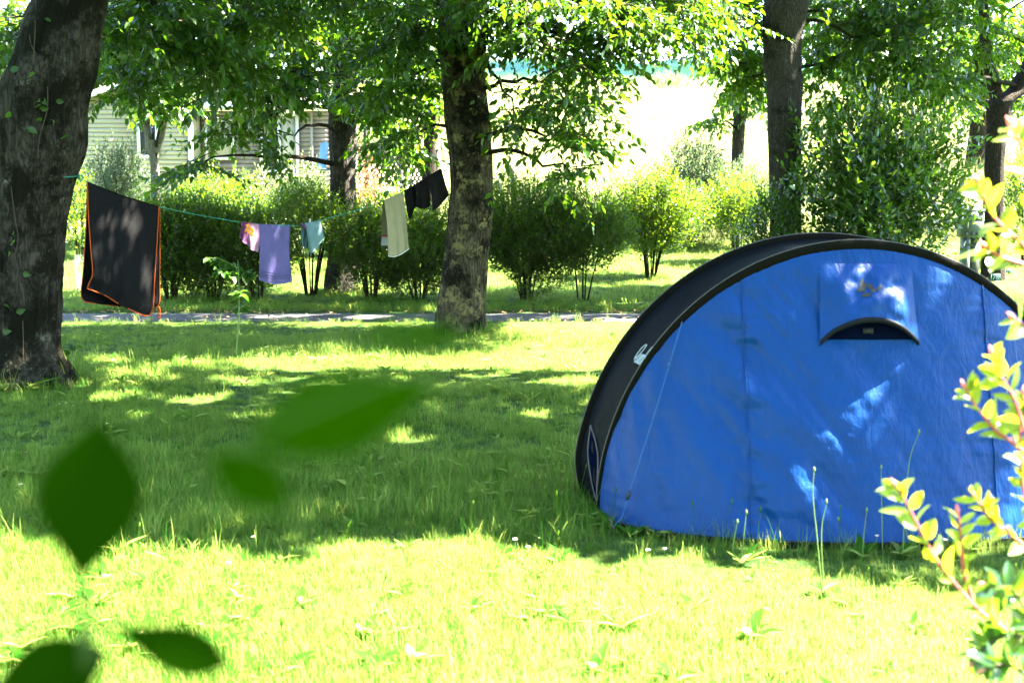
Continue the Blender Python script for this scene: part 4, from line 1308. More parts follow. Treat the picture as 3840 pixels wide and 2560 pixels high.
def build_tent():
    root = empty('tent', (CX, CYT, 0), 'blue pop up tent with black hoops pitched on the grass', 'tent')

    def panel(name, th0, th1, n1, n2, near, mat, label=None):
        mb = MB()
        V = np.array([[side_pt(th, t, near) for t in np.linspace(0, 1, n2)] for th in np.linspace(th0, th1, n1)])
        mb.add(V, None, grid_quads(n1, n2))
        return mb.build(name, mat, root, True)

    tl, tr = th_of(SEAM_L), th_of(SEAM_R)
    e = 0.045
    sp = [panel('side_panel', e, tl, 70, 90, True, M['tent_blue']),
          panel('side_panel', tl, tr, 110, 110, True, M['tent_blue']),
          panel('side_panel', tr, math.pi - e, 60, 70, True, M['tent_blue'])]
    panel('rear_panel', e, math.pi - e, 60, 24, False, M['tent_blue'])
    # seams: a narrow doubled strip standing a few millimetres proud
    for tt in (tl, tr):
        mb = MB()
        pts = [side_pt(tt, t, True) + np.array([0, -0.004, 0]) for t in np.linspace(0.01, 0.985, 60)]
        tube(mb, pts, 0.0035, 5)
        mb.build('seam', M['tent_blue'], root, True)
    # roof strip between the hoops
    mb = MB()
    n1, n2 = 90, 14
    V = np.zeros((n1, n2, 3))
    for i, th in enumerate(np.linspace(0.01, math.pi - 0.01, n1)):
        a, b = hoop_near(th), hoop_far(th)
        for j, t in enumerate(np.linspace(0, 1, n2)):
            p = a + (b - a) * t
            sag = -0.018 * math.sin(math.pi * t)
            rad = nrm(np.array([p[0] - CX, 0, p[2] * 0.9 + 1e-6]))
            p = p + rad * (sag + 0.006 * mnoise.noise(Vector((th * 9, t * 5, 2))) * math.sin(math.pi * t))
            V[i, j] = p
    mb.add(V, None, grid_quads(n1, n2))
    roof = mb.build('roof_panel', M['tent_dark'], root, True)
    # hoop sleeves, gathered
    for fn, nm, w in ((hoop_near, 'hoop_sleeve', 0.021), (hoop_far, 'hoop_sleeve', 0.024)):
        mb = MB()
        n1, sd = 260, 12
        V = np.zeros((n1, sd, 3))
        ths = np.linspace(0.0, math.pi, n1)
        for i, th in enumerate(ths):
            c = fn(th)
            tg = nrm(fn(min(math.pi, th + .01)) - fn(max(0, th - .01)))
            rad = nrm(np.array([c[0] - CX, 0, c[2]]) - tg * np.dot(np.array([c[0] - CX, 0, c[2]]), tg))
            dep = np.cross(tg, rad)
            tilt = 0.75 if fn is hoop_near else 0.3
            aA = nrm(rad * (1 - tilt) - dep * 0 + rad * 0.0 + np.array([0, 0, 0]) + rad * tilt)
            for k in range(sd):
                an = 2 * math.pi * k / sd
                gather = 1 + 0.035 * math.sin(i * 1.9 + 1.5 * math.sin(an)) * (1 if fn is hoop_near else 1.4)
                ws = w * (0.4 + 0.65 * math.sin(th)) if fn is hoop_near else w
                V[i, k] = c + aA * math.cos(an) * ws * gather + dep * math.sin(an) * (0.007 + 0.004 * math.sin(th)) * gather
        q = []
        for i in range(n1 - 1):
            for k in range(sd):
                k2 = (k + 1) % sd
                q.append((i * sd + k, i * sd + k2, (i + 1) * sd + k2, (i + 1) * sd + k))
        mb.add(V, None, q)
        o = mb.build(nm, M['tent_sleeve'], root, True)
        mp = MB()
        pts = []
        for th in np.linspace(0.06, math.pi - 0.06, 120):
            c = fn(th); rad = nrm(np.array([c[0] - CX, 0, c[2]]))
            ws = w * (0.4 + 0.65 * math.sin(th)) if fn is hoop_near else w
            pts.append(c + rad * (ws + 0.0015))
        tube(mp, pts, 0.0025, 5)
        mp.build('piping', M['tent_piping'], o, True)
    # groundsheet rim under the hem
    mb = MB()
    n1 = 80
    V = np.zeros((n1, 4, 3))
    for i, th in enumerate(np.linspace(0.03, math.pi - 0.03, n1)):
        p = floor_near(th)
        V[i] = [p + np.array([0, 0.03, -0.03]), p + np.array([0, -0.004, -0.03]), p + np.array([0, -0.006, 0.0]), p + np.array([0, 0.015, 0.012])]
    mb.add(V, None, grid_quads(n1, 4))
    mb.build('groundsheet', M['groundsheet'], root, True)
    mb = MB()
    tube(mb, [floor_near(th) + np.array([0, -0.009, 0.006]) for th in np.linspace(0.05, math.pi - 0.05, 90)], 0.006, 6)
    mb.build('hem', M['groundsheet'], root, True)

    # vent hood
    vx0, vx1 = CX - 0.19, CX + 0.235
    vc, vh = (vx0 + vx1) / 2, (vx1 - vx0) / 2
    def surf(x, z):
        th = th_of(x)
        t = z / (HN * math.sin(th))
        return side_pt(th, min(1, max(0, t)), True)
    zt, zb = 1.165, 0.835
    nu, nv = 44, 26
    V = np.zeros((nu, nv, 3))
    arc = []
    for i, w in enumerate(np.linspace(-1, 1, nu)):
        x = vc + w * vh
        k = max(0.0, 1 - abs(w) ** 2.2)
        top = surf(vc + w * vh * 0.93, zt - 0.0); top[1] -= 0.004
        end = surf(x, zb + 0.105 * k); end[1] -= 0.006 + 0.075 * k
        for j, t in enumerate(np.linspace(0, 1, nv)):
            p = top + (end - top) * t
            fold = mnoise.noise(Vector((w * 2.0 + t * 1.6, t * 2.2 - w * 1.2, 7.7))) * 0.034 + mnoise.noise(Vector((w * 5 + t * 4, t * 4 - w * 3, 2.2))) * 0.012
            p[1] -= 0.03 * math.sin(math.pi * t) * k + fold * math.sin(math.pi * min(1, t * 1.1)) * (0.3 + k)
            V[i, j] = p
        arc.append(end.copy())
    mb = MB(); mb.add(V, None, grid_quads(nu, nv))
    hood = mb.build('vent_hood', M['tent_blue'], root, True)
    mb = MB()
    V = np.zeros((nu, 5, 3))
    for i, p in enumerate(arc):
        V[i] = [p + np.array([0, 0.008, 0.004]), p + np.array([0, -0.006, 0.003]), p + np.array([0, -0.008, -0.012]), p + np.array([0, -0.002, -0.021]), p + np.array([0, 0.008, -0.021])]
    mb.add(V, None, grid_quads(nu, 5))
    mb.build('visor', M['tent_grey'], hood, True)
    mb = MB()
    mv = MB(); vv = []
    for w in np.linspace(-.97, .97, 30):
        k = max(0.0, 1 - abs(w) ** 2.2)
        for t in np.linspace(0, 1, 8):
            q = surf(vc + w * vh, zb + 0.006 + (0.12 * k) * t); q[1] -= 0.006
            vv.append(q)
    mv.add(vv, None, grid_quads(30, 8)); mv.build('vent_mesh_shade', M['tent_mesh_shade'], hood, True)  # dark sheet puts the shade inside the hood into colour
    c = surf(vc - 0.005, 0.878)
    box(mb, c + np.array([-0.022, -0.014, -0.011]), c + np.array([0.022, -0.004, 0.012]))
    mb.build('hook_patch', M['black'], hood)
    # worn emblem printed on the hood: two peaks
    mb = MB()
    def hood_pt(w, t):
        i = (w + 1) / 2 * (nu - 1); j = t * (nv - 1)
        i0, j0 = min(int(i), nu - 2), min(int(j), nv - 2)
        fi, fj = i - i0, j - j0
        HV = V_h
        return (HV[i0, j0] * (1 - fi) * (1 - fj) + HV[i0 + 1, j0] * fi * (1 - fj) + HV[i0, j0 + 1] * (1 - fi) * fj + HV[i0 + 1, j0 + 1] * fi * fj) + np.array([0, -0.004, 0.001])
    V_h = np.array([v.co[:] for v in hood.data.vertices]).reshape(nu, nv, 3)
    shapes = [[(-.26, .52), (-.12, .26), (-.04, .40), (-.10, .52)], [(-.06, .40), (.04, .36), (.12, .50), (.04, .54)], [(.12, .46), (.24, .38), (.27, .42), (.17, .50)], [(-.20, .60), (-.10, .54), (.02, .56), (-.06, .62)]]
    for sh in shapes:
        g = []
        for a in np.linspace(0, 1, 5):
            for b in np.linspace(0, 1, 5):
                q0 = np.array(sh[0]) * (1 - a) + np.array(sh[1]) * a
                q1 = np.array(sh[3]) * (1 - a) + np.array(sh[2]) * a
                w, t = q0 * (1 - b) + q1 * b
                g.append(hood_pt(w, t))
        mb.add(g, None, grid_quads(5, 5))
    mb.build('emblem', M['print_olive'], hood, True)

    # script lettering on the dark strip: written across it, running from the far hoop to the near one
    def roof_pt(th, t):
        a, b = hoop_near(th), hoop_far(th)
        p = a + (b - a) * t
        rad = nrm(np.array([p[0] - CX, 0, p[2] * 0.9]))
        return p + rad * (-0.018 * math.sin(math.pi * t) + 0.005)
    strokes = [  # letters Q u e c h u a, unit height 1, x to the right
        [(0.55, .15), (.25, .2), (.1, .55), (.2, .95), (.5, 1.1), (.72, .95), (.72, .55), (.5, .2), (.3, .12)], [(.38, .3), (.6, .05), (.8, 0)],
        [(.9, .55), (.88, .15), (1.02, .0), (1.2, .15), (1.24, .55)], [(1.24, .55), (1.22, .05)],
        [(1.36, .3), (1.6, .35), (1.56, .55), (1.4, .5), (1.36, .2), (1.5, .0), (1.66, .08)],
        [(2.0, .5), (1.84, .55), (1.74, .3), (1.82, .03), (2.02, .08)],
        [(2.16, 1.1), (2.12, .0)], [(2.14, .4), (2.3, .55), (2.4, .4), (2.38, .0)],
        [(2.54, .55), (2.52, .15), (2.64, .0), (2.82, .15), (2.86, .55)], [(2.86, .55), (2.86, .03)],
        [(3.3, .5), (3.1, .55), (3.0, .3), (3.06, .03), (3.22, .05), (3.32, .3)], [(3.34, .55), (3.36, .02)]]
    th0 = 0.60
    mb = MB()
    for st in strokes:
        pts = []
        for (x, y) in smooth_path([(a, b, 0) for a, b in st], 10)[:, :2]:
            t = 0.56 - (x + y * 0.22) * 0.155
            if t < -0.05: continue
            pts.append(roof_pt(th0 + y * 0.075, t))
        if len(pts) > 3:
            tube(mb, pts, 0.0026, 5)
    mb.build('lettering', M['print_white'], roof, True)
    # dark mesh opening low at the end, with its piping
    mb = MB()
    ring = [(0.30, 0.86), (0.25, 0.55), (0.20, 0.30), (0.10, 0.20), (0.04, 0.32), (0.10, 0.55), (0.2, 0.75)]
    pts = [roof_pt(a, b) for a, b in ring]
    cen = np.mean(pts, axis=0)
    mb.add(pts + [cen], [(i, (i + 1) % len(pts), len(pts)) for i in range(len(pts))])
    mb.build('vent_mesh_shade', M['tent_mesh_shade'], roof)
    mb = MB(); tube(mb, smooth_path(pts + [pts[0]], 40), 0.004, 5); mb.build('vent_piping', M['tent_piping'], roof, True)
    # guy line with its runner and peg
    a = hoop_near(th_of(P(2562, 1165, 5.55)[0])) + np.array([0, -0.03, 0.0])
    b = P(2357, 1855, 5.42); c = G(2300, 2002); c[2] = 0.03
    mb = MB(); tube(mb, smooth_path([a, a * 0.5 + b * 0.5 + np.array([0.004, 0, 0]), b, b * .45 + c * .55 + np.array([.01, 0, -.01]), c], 40), 0.0021, 6)
    gl = mb.build('guy_line', M['cord_blue'], root, True)
    mb = MB(); tube(mb, [b + np.array([0.006, 0, 0.022]), b + np.array([0, -.004, 0]), b + np.array([-.006, 0, -.022])], [0.004, 0.008, 0.005], 8); mb.build('runner', M['black'], gl, True)
    mb = MB(); k = a * .75 + b * .25; tube(mb, [k + np.array([.002, -.002, .008]), k + np.array([-.002, -.002, -.008])], 0.006, 6); mb.build('knot', M['cord_blue'], gl, True)
    mb = MB(); tube(mb, [c + np.array([0.01, 0, -.08]), c + np.array([-.01, 0, .03]), c + np.array([-.02, 0, .035])], 0.004, 6); mb.build('peg', M['tent_piping'], gl, True)


build_tent()


# ------------------------------------------------------------------ clothes line and washing
def cloth_mat(name, col, rough=0.85, trans=0.2, bscale=120.0, bump=0.3, spec=0.1, sheen=0.0):
    m = plain_mat(name, col, rough, spec * 0.4, 0.10, 12.0, bump, bscale, 0, trans)
    return m


M['rope_green'] = plain_mat('rope_green', (0.01, 0.16, 0.11), 0.6, 0.3)
M['cloth_black'] = cloth_mat('black_fleece', (0.0065, 0.0065, 0.0068), 0.9, 0.04, sheen=.3)
M['cloth_orange'] = cloth_mat('orange_trim', (0.34, 0.06, 0.012), 0.7, 0.0)
M['cloth_purple'] = cloth_mat('purple_terry', (0.115, 0.10, 0.25), 0.95, 0.25, 260, .6)
M['cloth_beige'] = cloth_mat('beige_terry', (0.2808, 0.2574, 0.156), 0.95, 0.22, 260, .6)
M['cloth_white'] = cloth_mat('white_hem', (0.4836, 0.5148, 0.4992), 0.9, 0.2)
M['cloth_red'] = cloth_mat('red_band', (0.45, 0.05, 0.06), 0.9, 0.1)
M['cloth_denim'] = cloth_mat('faded_denim', (0.1014, 0.1716, 0.1872), 0.9, 0.15, 200, .4)
M['cloth_pink'] = cloth_mat('pink_cloth', (0.3276, 0.1872, 0.2964), 0.8, 0.4)
M['cloth_plum'] = cloth_mat('plum_cloth', (0.12, 0.04, 0.10), 0.8, 0.2)
M['cloth_flower'] = cloth_mat('orange_flower', (0.75, 0.28, 0.04), 0.8, 0.2)

LINE = [(300, 668, 9.92), (330, 682, 10.0), (460, 734, 10.3), (597, 776, 10.6), (905, 834, 11.35), (1085, 846, 11.8), (1135, 843, 11.92), (1240, 816, 12.2), (1335, 789, 12.45),
        (1440, 752, 12.75), (1515, 716, 12.95), (1655, 632, 13.22), (1692, 612, 13.3)]


def line_at(px):
    xs = [q[0] for q in LINE]
    return P(px, np.interp(px, xs, [q[1] for q in LINE]), np.interp(px, xs, [q[2] for q in LINE]))


mb = MB()
tube(mb, smooth_path([P(*q) for q in LINE], 110), 0.0034, 6)
cl = mb.build('clothes_line', M['rope_green'], None, True)
tag(cl, 'green cord strung between the mossy and the lichen trunk', 'clothes line')
mb = MB()
kpt = P(302, 668, 9.9)
for i in range(3):
    an = np.linspace(0, 2 * math.pi, 14)
    tube(mb, [kpt + 0.022 * np.array([math.cos(t) * (1 - .2 * i), 0.5 * math.sin(2 * t + i), math.sin(t)]) for t in an], 0.004, 5)
mb.build('knot', M['rope_green'], cl, True)
for axx, zz_, a0, a1 in ((ax1, kpt[2] + 0.015, -.55, 3.0), (ax3, P(1692, 612, 13.3)[2], -.1, 3.6)):
    a = axis_at(axx, zz_); rad = np.interp(zz_, axx[:, 2], axx[:, 3]) + 0.014
    mb = MB(); an = np.linspace(a0, a1, 40)
    tube(mb, [a + np.array([rad * math.cos(t), rad * math.sin(t), 0.02 * math.sin(t)]) for t in an], 0.0045, 5)
    mb.build('loop', M['rope_green'], cl, True)


def edge(pts, n):
    """polyline of (px, py, Y) -> n points evenly spread by length"""
    q = smooth_path([P(*p) for p in pts], 60) if len(pts) > 2 else np.array([P(*pts[0]) + (P(*pts[1]) - P(*pts[0])) * t for t in np.linspace(0, 1, 60)])
    s = np.concatenate([[0], np.cumsum(np.linalg.norm(np.diff(q, axis=0), axis=1))])
    return np.stack([np.interp(np.linspace(0, s[-1], n), s, q[:, i]) for i in range(3)], 1)


def sheet(mb, top, bottom, left, right, nu=26, nv=34, folds=3.0, amp=0.015, seed=0, thick=0.006, m=0, mrow=None):
    """Coons patch between four edges, rippled in depth; two skins so that it has thickness"""
    T, B, L, Rr = edge(top, nu), edge(bottom, nu), edge(left, nv), edge(right, nv)
    u = np.linspace(0, 1, nu)[:, None, None]; v = np.linspace(0, 1, nv)[None, :, None]
    V = (1 - v) * T[:, None] + v * B[:, None] + (1 - u) * L[None] + u * Rr[None] - ((1 - u) * (1 - v) * T[0] + u * (1 - v) * T[-1] + (1 - u) * v * B[0] + u * v * B[-1])
    for i in range(nu):
        for j in range(nv):
            uu, vv_ = i / (nu - 1), j / (nv - 1)
            w = math.sin(uu * folds * 2 * math.pi + seed + 0.6 * math.sin(vv_ * 3 + seed)) * 0.6 + mnoise.noise(Vector((uu * folds * 1.7, vv_ * 1.2, seed * 3.3))) * 0.9
            V[i, j, 1] += amp * w * (0.25 + 0.75 * vv_) * (0.3 + 0.7 * min(1, vv_ * 5))
    q = grid_quads(nu, nv)
    off = np.array([0, thick, 0])
    n = nu * nv
    mb.add(V, None, q, 0, m)
    mb.add(V + off, None, q[:, ::-1], 0, m)
    rim = [i * nv for i in range(nu)] + [(nu - 1) * nv + j for j in range(1, nv)] + [i * nv + nv - 1 for i in range(nu - 2, -1, -1)] + [j for j in range(nv - 2, 0, -1)]
    b0 = mb.n - 2 * n
    rr = [(rim[k] , rim[(k + 1) % len(rim)], rim[(k + 1) % len(rim)] + n, rim[k] + n) for k in range(len(rim))]
    mb.Q.append(np.array(rr) + b0); mb.QM.append(np.full(len(rr), m, int))
    return V


def top_on_line(p0, p1, n=5, dy=0.0):
    out = []
    xs = [q[0] for q in LINE]
    for px in np.linspace(p0, p1, n):
        out.append((px, np.interp(px, xs, [q[1] for q in LINE]) - 4, np.interp(px, xs, [q[2] for q in LINE]) + dy))
    return out


def build_washing():
    # --- black blanket with orange edging
    e = empty('blanket', line_at(460) - np.array([0, 0, 0.02]), 'black fleece blanket edged in orange folded over the line', 'blanket', 'washing on the line')
    mb = MB()
    A, Bq = 10.0, 10.6
    front = dict(left=[(328, 681, A - .01), (332, 800, A - .03), (341, 930, A - .05), (348, 1025, A - .05), (334, 1062, A - .04), (328, 1082, A - .04)],
                 right=[(597, 774, Bq - .02), (590, 900, Bq - .05), (580, 1050, Bq - .06), (575, 1150, Bq - .06), (562, 1180, Bq - .06)],
                 top=top_on_line(328, 597, 6, -.01), bottom=[(328, 1082, A - .04), (362, 1094, A + .04), (396, 1108, A + .1), (440, 1135, A + .2), (500, 1166, A + .35), (545, 1184, Bq - .10), (562, 1180, Bq - .06)])
    back = dict(left=[(326, 681, A + .02), (322, 850, A + .05), (312, 1010, A + .06), (303, 1105, A + .06), (318, 1132, A + .06)],
                right=[(598, 774, Bq + .02), (599, 900, Bq + .05), (598, 1050, Bq + .06), (598, 1130, Bq + .06), (584, 1152, Bq + .06)],
                top=top_on_line(326, 598, 6, .02), bottom=[(318, 1132, A + .06), (400, 1143, A + .25), (500, 1153, A + .45), (584, 1152, Bq + .06)])
    sheet(mb, front['top'], front['bottom'], front['left'], front['right'], 40, 50, 3.2, 0.036, 1.0)
    mb.build('front_fold', M['cloth_black'], e, True)
    mb = MB(); sheet(mb, back['top'], back['bottom'], back['left'], back['right'], 30, 40, 2.0, 0.02, 2.0)
    mb.build('back_fold', M['cloth_black'], e, True)
    for d, so in ((front, -0.006), (back, 0.004)):
        mb = MB()
        pts = np.concatenate([edge(d['left'], 30), edge(d['bottom'], 30)[1:], edge(d['right'], 30)[::-1][1:]])
        tube(mb, pts + np.array([0, so, 0]), 0.0042, 6)
        mb.build('edging', M['cloth_orange'], e, True)
    mb = MB(); an = np.linspace(0, 2 * math.pi, 18); c = P(597, 1170, Bq + .05)
    tube(mb, [c + np.array([0.008 * math.sin(t), 0, 0.055 * math.cos(t) - .01]) for t in an], 0.004, 5); mb.build('hanging_loop', M['cloth_orange'], e, True)
    # --- purple towel
    e = empty('towel', line_at(1030) - np.array([0, 0, 0.02]), 'purple terry towel hanging flat from the green line', 'towel', 'washing on the line')
    mb = MB(); Y0, Y1 = 11.52, 11.82
    sheet(mb, top_on_line(972, 1088, 5, -.008), [(970, 1048, Y0 - .03), (1010, 1062, Y0 + .05), (1050, 1066, Y0 + .15), (1096, 1056, Y1 - .04)], [(972, 840, Y0 - .01), (974, 940, Y0 - .03), (970, 1048, Y0 - .03)], [(1088, 842, Y1 - .01), (1086, 950, Y1 - .03), (1096, 1056, Y1 - .04)], 30, 40, 2.2, 0.02, 3.0)
    mb.build('front_fold', M['cloth_purple'], e, True)
    mb = MB(); sheet(mb, top_on_line(972, 1088, 5, .012), [(974, 985, Y0 + .05), (1084, 1000, Y1 + .05)], [(972, 840, Y0 + .015), (974, 985, Y0 + .05)], [(1088, 842, Y1 + .015), (1084, 1000, Y1 + .05)], 24, 24, 2.0, 0.012, 4.0)
    mb.build('back_fold', M['cloth_purple'], e, True)
    for k in (1010, 1020, 1030):
        mb = MB(); tube(mb, edge([(972, k, Y0 - .045), (1010, k + 12, Y0 + .02), (1050, k + 14, Y0 + .10), (1093, k + 6, Y1 - .055)], 24), 0.004, 5); mb.build('woven_band', M['cloth_purple'], e, True)
    # --- pink swimsuit
    e = empty('swimsuit', line_at(940) - np.array([0, 0, 0.02]), 'small pink swimsuit with orange flowers beside the purple towel', 'swimsuit', 'washing on the line')
    Y0, Y1 = 11.36, 11.5
    mb = MB(); sheet(mb, top_on_line(908, 972, 4, -.01), [(922, 912, Y0), (945, 935, Y0 + .05), (968, 946, Y1)], [(908, 832, Y0), (912, 880, Y0 - .03), (922, 912, Y0)], [(972, 840, Y1), (974, 900, Y1 - .03), (968, 946, Y1)], 20, 22, 2.0, 0.03, 5.0)
    mb.build('body', M['cloth_pink'], e, True)
    mb = MB(); sheet(mb, top_on_line(906, 932, 3, -.03), [(898, 890, Y0 - .05), (920, 915, Y0 - .03)], [(906, 832, Y0 - .04), (898, 890, Y0 - .05)], [(932, 836, Y0 - .03), (920, 915, Y0 - .03)], 12, 16, 1.2, 0.02, 6.0)
    mb.build('side_panel', M['cloth_plum'], e, True)
    rr = np.random.default_rng(5)
    for (px, py) in ((930, 848), (942, 858), (936, 872), (948, 866), (944, 880), (927, 862)):
        mb = MB(); an = np.arange(5) * 1.2566
        leaves(mb, rr, np.tile(P(px, py, Y0 - .07), (5, 1)), np.stack([np.cos(an), np.zeros(5) - .1, np.sin(an)], 1), np.tile([0, -1.0, 0], (5, 1)), 0.024, 0.018)
        mb.build('flower_print', M['cloth_flower'], e)
    mb = MB(); sheet(mb, top_on_line(934, 972, 3, .015), [(936, 905, Y0 + .06), (976, 880, Y1 + .05)], [(934, 836, Y0 + .03), (936, 905, Y0 + .06)], [(972, 840, Y1 + .02), (976, 880, Y1 + .05)], 12, 12, 1.0, .01, 6.5); mb.build('back', M['cloth_pink'], e, True)
    # --- faded shorts
    e = empty('shorts', line_at(1170) - np.array([0, 0, 0.02]), 'faded grey blue shorts folded over the line by the ridged trunk', 'shorts', 'washing on the line')
    Y0, Y1 = 11.9, 12.12
    mb = MB(); sheet(mb, top_on_line(1130, 1202, 4, -.01), [(1130, 918, Y0), (1142, 930, Y0 + .02), (1155, 928, Y0 + .05)], [(1130, 838, Y0), (1127, 880, Y0 - .03), (1130, 918, Y0)], [(1202, 824, Y1), (1180, 860, Y0 + .1), (1155, 928, Y0 + .05)], 20, 22, 2.5, 0.022, 7.0)
    mb.build('leg', M['cloth_denim'], e, True)
    mb = MB(); sheet(mb, [(1142, 838, Y0 - .05), (1170, 832, Y0 + .03), (1202, 826, Y1 - .05)], [(1158, 948, Y0 - .03), (1172, 948, Y0 - .02), (1198, 918, Y1 - .08), (1216, 892, Y1 - .06)], [(1142, 838, Y0 - .05), (1152, 880, Y0 - .08), (1158, 948, Y0 - .03)], [(1202, 826, Y1 - .05), (1210, 860, Y1 - .07), (1216, 892, Y1 - .06)], 24, 24, 2.2, 0.028, 8.0)
    mb.build('leg', M['cloth_denim'], e, True)
    mb = MB(); tube(mb, edge([(1131, 842, Y0 - .03), (1142, 848, Y0 - .07), (1148, 858, Y0 - .07)], 10), 0.01, 6); mb.build('waistband', M['cloth_plum'], e, True)
    mb = MB(); box(mb, P(1163, 832, 12.0) - np.array([.006, .02, .02]), P(1163, 832, 12.0) + np.array([.006, .02, .03])); mb.build('clothes_peg', M['cloth_white'], e)
    # --- beige towel
    e = empty('towel', line_at(1478) - np.array([0, 0, 0.02]), 'beige towel with white hem and red stripe beside black trousers', 'towel', 'washing on the line')
    Y0, Y1 = 12.75, 12.96
    mb = MB(); sheet(mb, top_on_line(1440, 1513, 5, -.01), [(1456, 958, Y0 - .05), (1480, 960, Y0 + .02), (1505, 950, Y0 + .1), (1534, 930, Y1 - .05)], [(1440, 750, Y0 - .02), (1452, 850, Y0 - .05), (1456, 958, Y0 - .05)], [(1513, 718, Y1 - .02), (1524, 830, Y1 - .05), (1534, 930, Y1 - .05)], 30, 40, 2.4, 0.022, 9.0)
    mb.build('front_fold', M['cloth_beige'], e, True)
    mb = MB(); sheet(mb, top_on_line(1436, 1500, 4, .02), [(1431, 882, Y0 + .05), (1490, 880, Y1 + .04)], [(1436, 752, Y0 + .02), (1432, 820, Y0 + .04), (1431, 882, Y0 + .05)], [(1500, 726, Y1 + .02), (1490, 880, Y1 + .04)], 20, 26, 1.6, 0.014, 10.0)
    mb.build('back_fold', M['cloth_beige'], e, True)
    for (y0, y1, mt, nm) in ((882, 888, 'cloth_red', 'stripe'), (888, 921, 'cloth_white', 'hem')):
        mb = MB(); sheet(mb, [(1431, y0, Y0 + .05), (1490, y0 - 2, Y1 + .04)], [(1429, y1, Y0 + .05), (1490, y1 - 2, Y1 + .04)], [(1431, y0, Y0 + .05), (1429, y1, Y0 + .05)], [(1490, y0 - 2, Y1 + .04), (1490, y1 - 2, Y1 + .04)], 16, 6, 1.6, 0.01, 10.0)
        mb.build(nm, M[mt], e, True)
    mb = MB(); tube(mb, edge([(1456, 960, Y0 - .055), (1480, 962, Y0 + .015), (1505, 952, Y0 + .095), (1534, 932, Y1 - .055)], 20), 0.005, 5); mb.build('hem', M['cloth_white'], e, True)
    # --- black trousers
    e = empty('trousers', line_at(1590) - np.array([0, 0, 0.02]), 'black trousers bunched over the line against the lichen trunk', 'trousers', 'washing on the line')
    Y0, Y1, Y2 = 12.96, 13.05, 13.22
    mb = MB(); sheet(mb, top_on_line(1514, 1556, 4, -.012), [(1530, 815, Y0 - .03), (1540, 820, Y0), (1556, 780, Y0 + .02)], [(1514, 716, Y0 - .02), (1524, 780, Y0 - .04), (1530, 815, Y0 - .03)], [(1556, 690, Y1 - .02), (1562, 740, Y1 - .04), (1556, 780, Y0 + .02)], 18, 20, 1.4, 0.025, 11.0)
    mb.build('leg', M['cloth_black'], e, True)
    mb = MB(); sheet(mb, top_on_line(1548, 1602, 4, -.03), [(1556, 776, Y1 - .09), (1590, 784, Y1 - .06), (1614, 772, Y1 - .05)], [(1548, 696, Y1 - .07), (1562, 725, Y1 - .1), (1556, 776, Y1 - .09)], [(1602, 660, Y1 - .03), (1610, 720, Y1 - .06), (1614, 772, Y1 - .05)], 20, 20, 1.6, 0.03, 12.0)
    mb.build('seat', M['cloth_black'], e, True)
    mb = MB(); sheet(mb, top_on_line(1596, 1656, 4, -.02), [(1622, 792, Y1 - .06), (1645, 775, Y2 - .1), (1684, 732, Y2 - .06)], [(1596, 664, Y1 - .04), (1616, 730, Y1 - .07), (1622, 792, Y1 - .06)], [(1656, 630, Y2 - .04), (1668, 680, Y2 - .06), (1684, 732, Y2 - .06)], 24, 24, 1.8, 0.03, 13.0)
    mb.build('leg', M['cloth_black'], e, True)


build_washing()


# ------------------------------------------------------------------ mobile home and terrace
M['siding_cream'] = plain_mat('siding_cream', (0.25, 0.245, 0.185), 0.6, 0.3, 0.05, 3.0)
M['siding_taupe'] = plain_mat('siding_taupe', (0.144, 0.1332, 0.1152), 0.6, 0.3, 0.05, 3.0)
M['upvc'] = plain_mat('white_frame', (0.4896, 0.5184, 0.5184), 0.4, 0.4, 0.04)
M['curtain'] = plain_mat('net_curtain', (0.3024, 0.3024, 0.2592), 0.9, 0.1, 0.1, 4.0, 0.5, 9.0, stretch=(4.32, 4.32, 0.216))
M['wood_grey'] = plain_mat('grey_wood', (0.042, 0.037, 0.032), 0.85, 0.15, 0.25, 14.0, 0.3, 40, stretch=(1, 1, .2))
M['wood_light'] = plain_mat('light_wood', (0.216, 0.2088, 0.18), 0.85, 0.2, 0.2, 14.0, 0.3, 40)
M['chair_blue'] = plain_mat('chair_blue', (0.002, 0.04, 0.08), 0.6, 0.3)
gm, nt, out = new_mat('dark_glass')
p_ = N(nt, 'ShaderNodeBsdfPrincipled', Roughness=0.05); p_.inputs['Base Color'].default_value = (0.02, 0.025, 0.03, 1)
nt.links.new(p_.outputs[0], out.inputs[0]); M['glass'] = gm
# shingle roof
gm, nt, out = new_mat('dark_shingles')
tc = N(nt, 'ShaderNodeTexCoord')
br = N(nt, 'ShaderNodeTexBrick', Scale=1.0)
br.inputs['Color1'].default_value = (0.035, 0.038, 0.045, 1); br.inputs['Color2'].default_value = (0.06, 0.06, 0.065, 1); br.inputs['Mortar'].default_value = (0.012, 0.012, 0.014, 1)
br.inputs['Brick Width'].default_value = 0.3; br.inputs['Row Height'].default_value = 0.12; br.inputs['Mortar Size'].default_value = 0.012
nt.links.new(tc.outputs['Object'], br.inputs['Vector'])
p_ = N(nt, 'ShaderNodeBsdfPrincipled', Roughness=0.85); nt.links.new(br.outputs[0], p_.inputs['Base Color']); nt.links.new(p_.outputs[0], out.inputs[0])
M['shingles'] = gm

HYG, HYS = 28.4, 29.3           # gable wall and set-back long wall


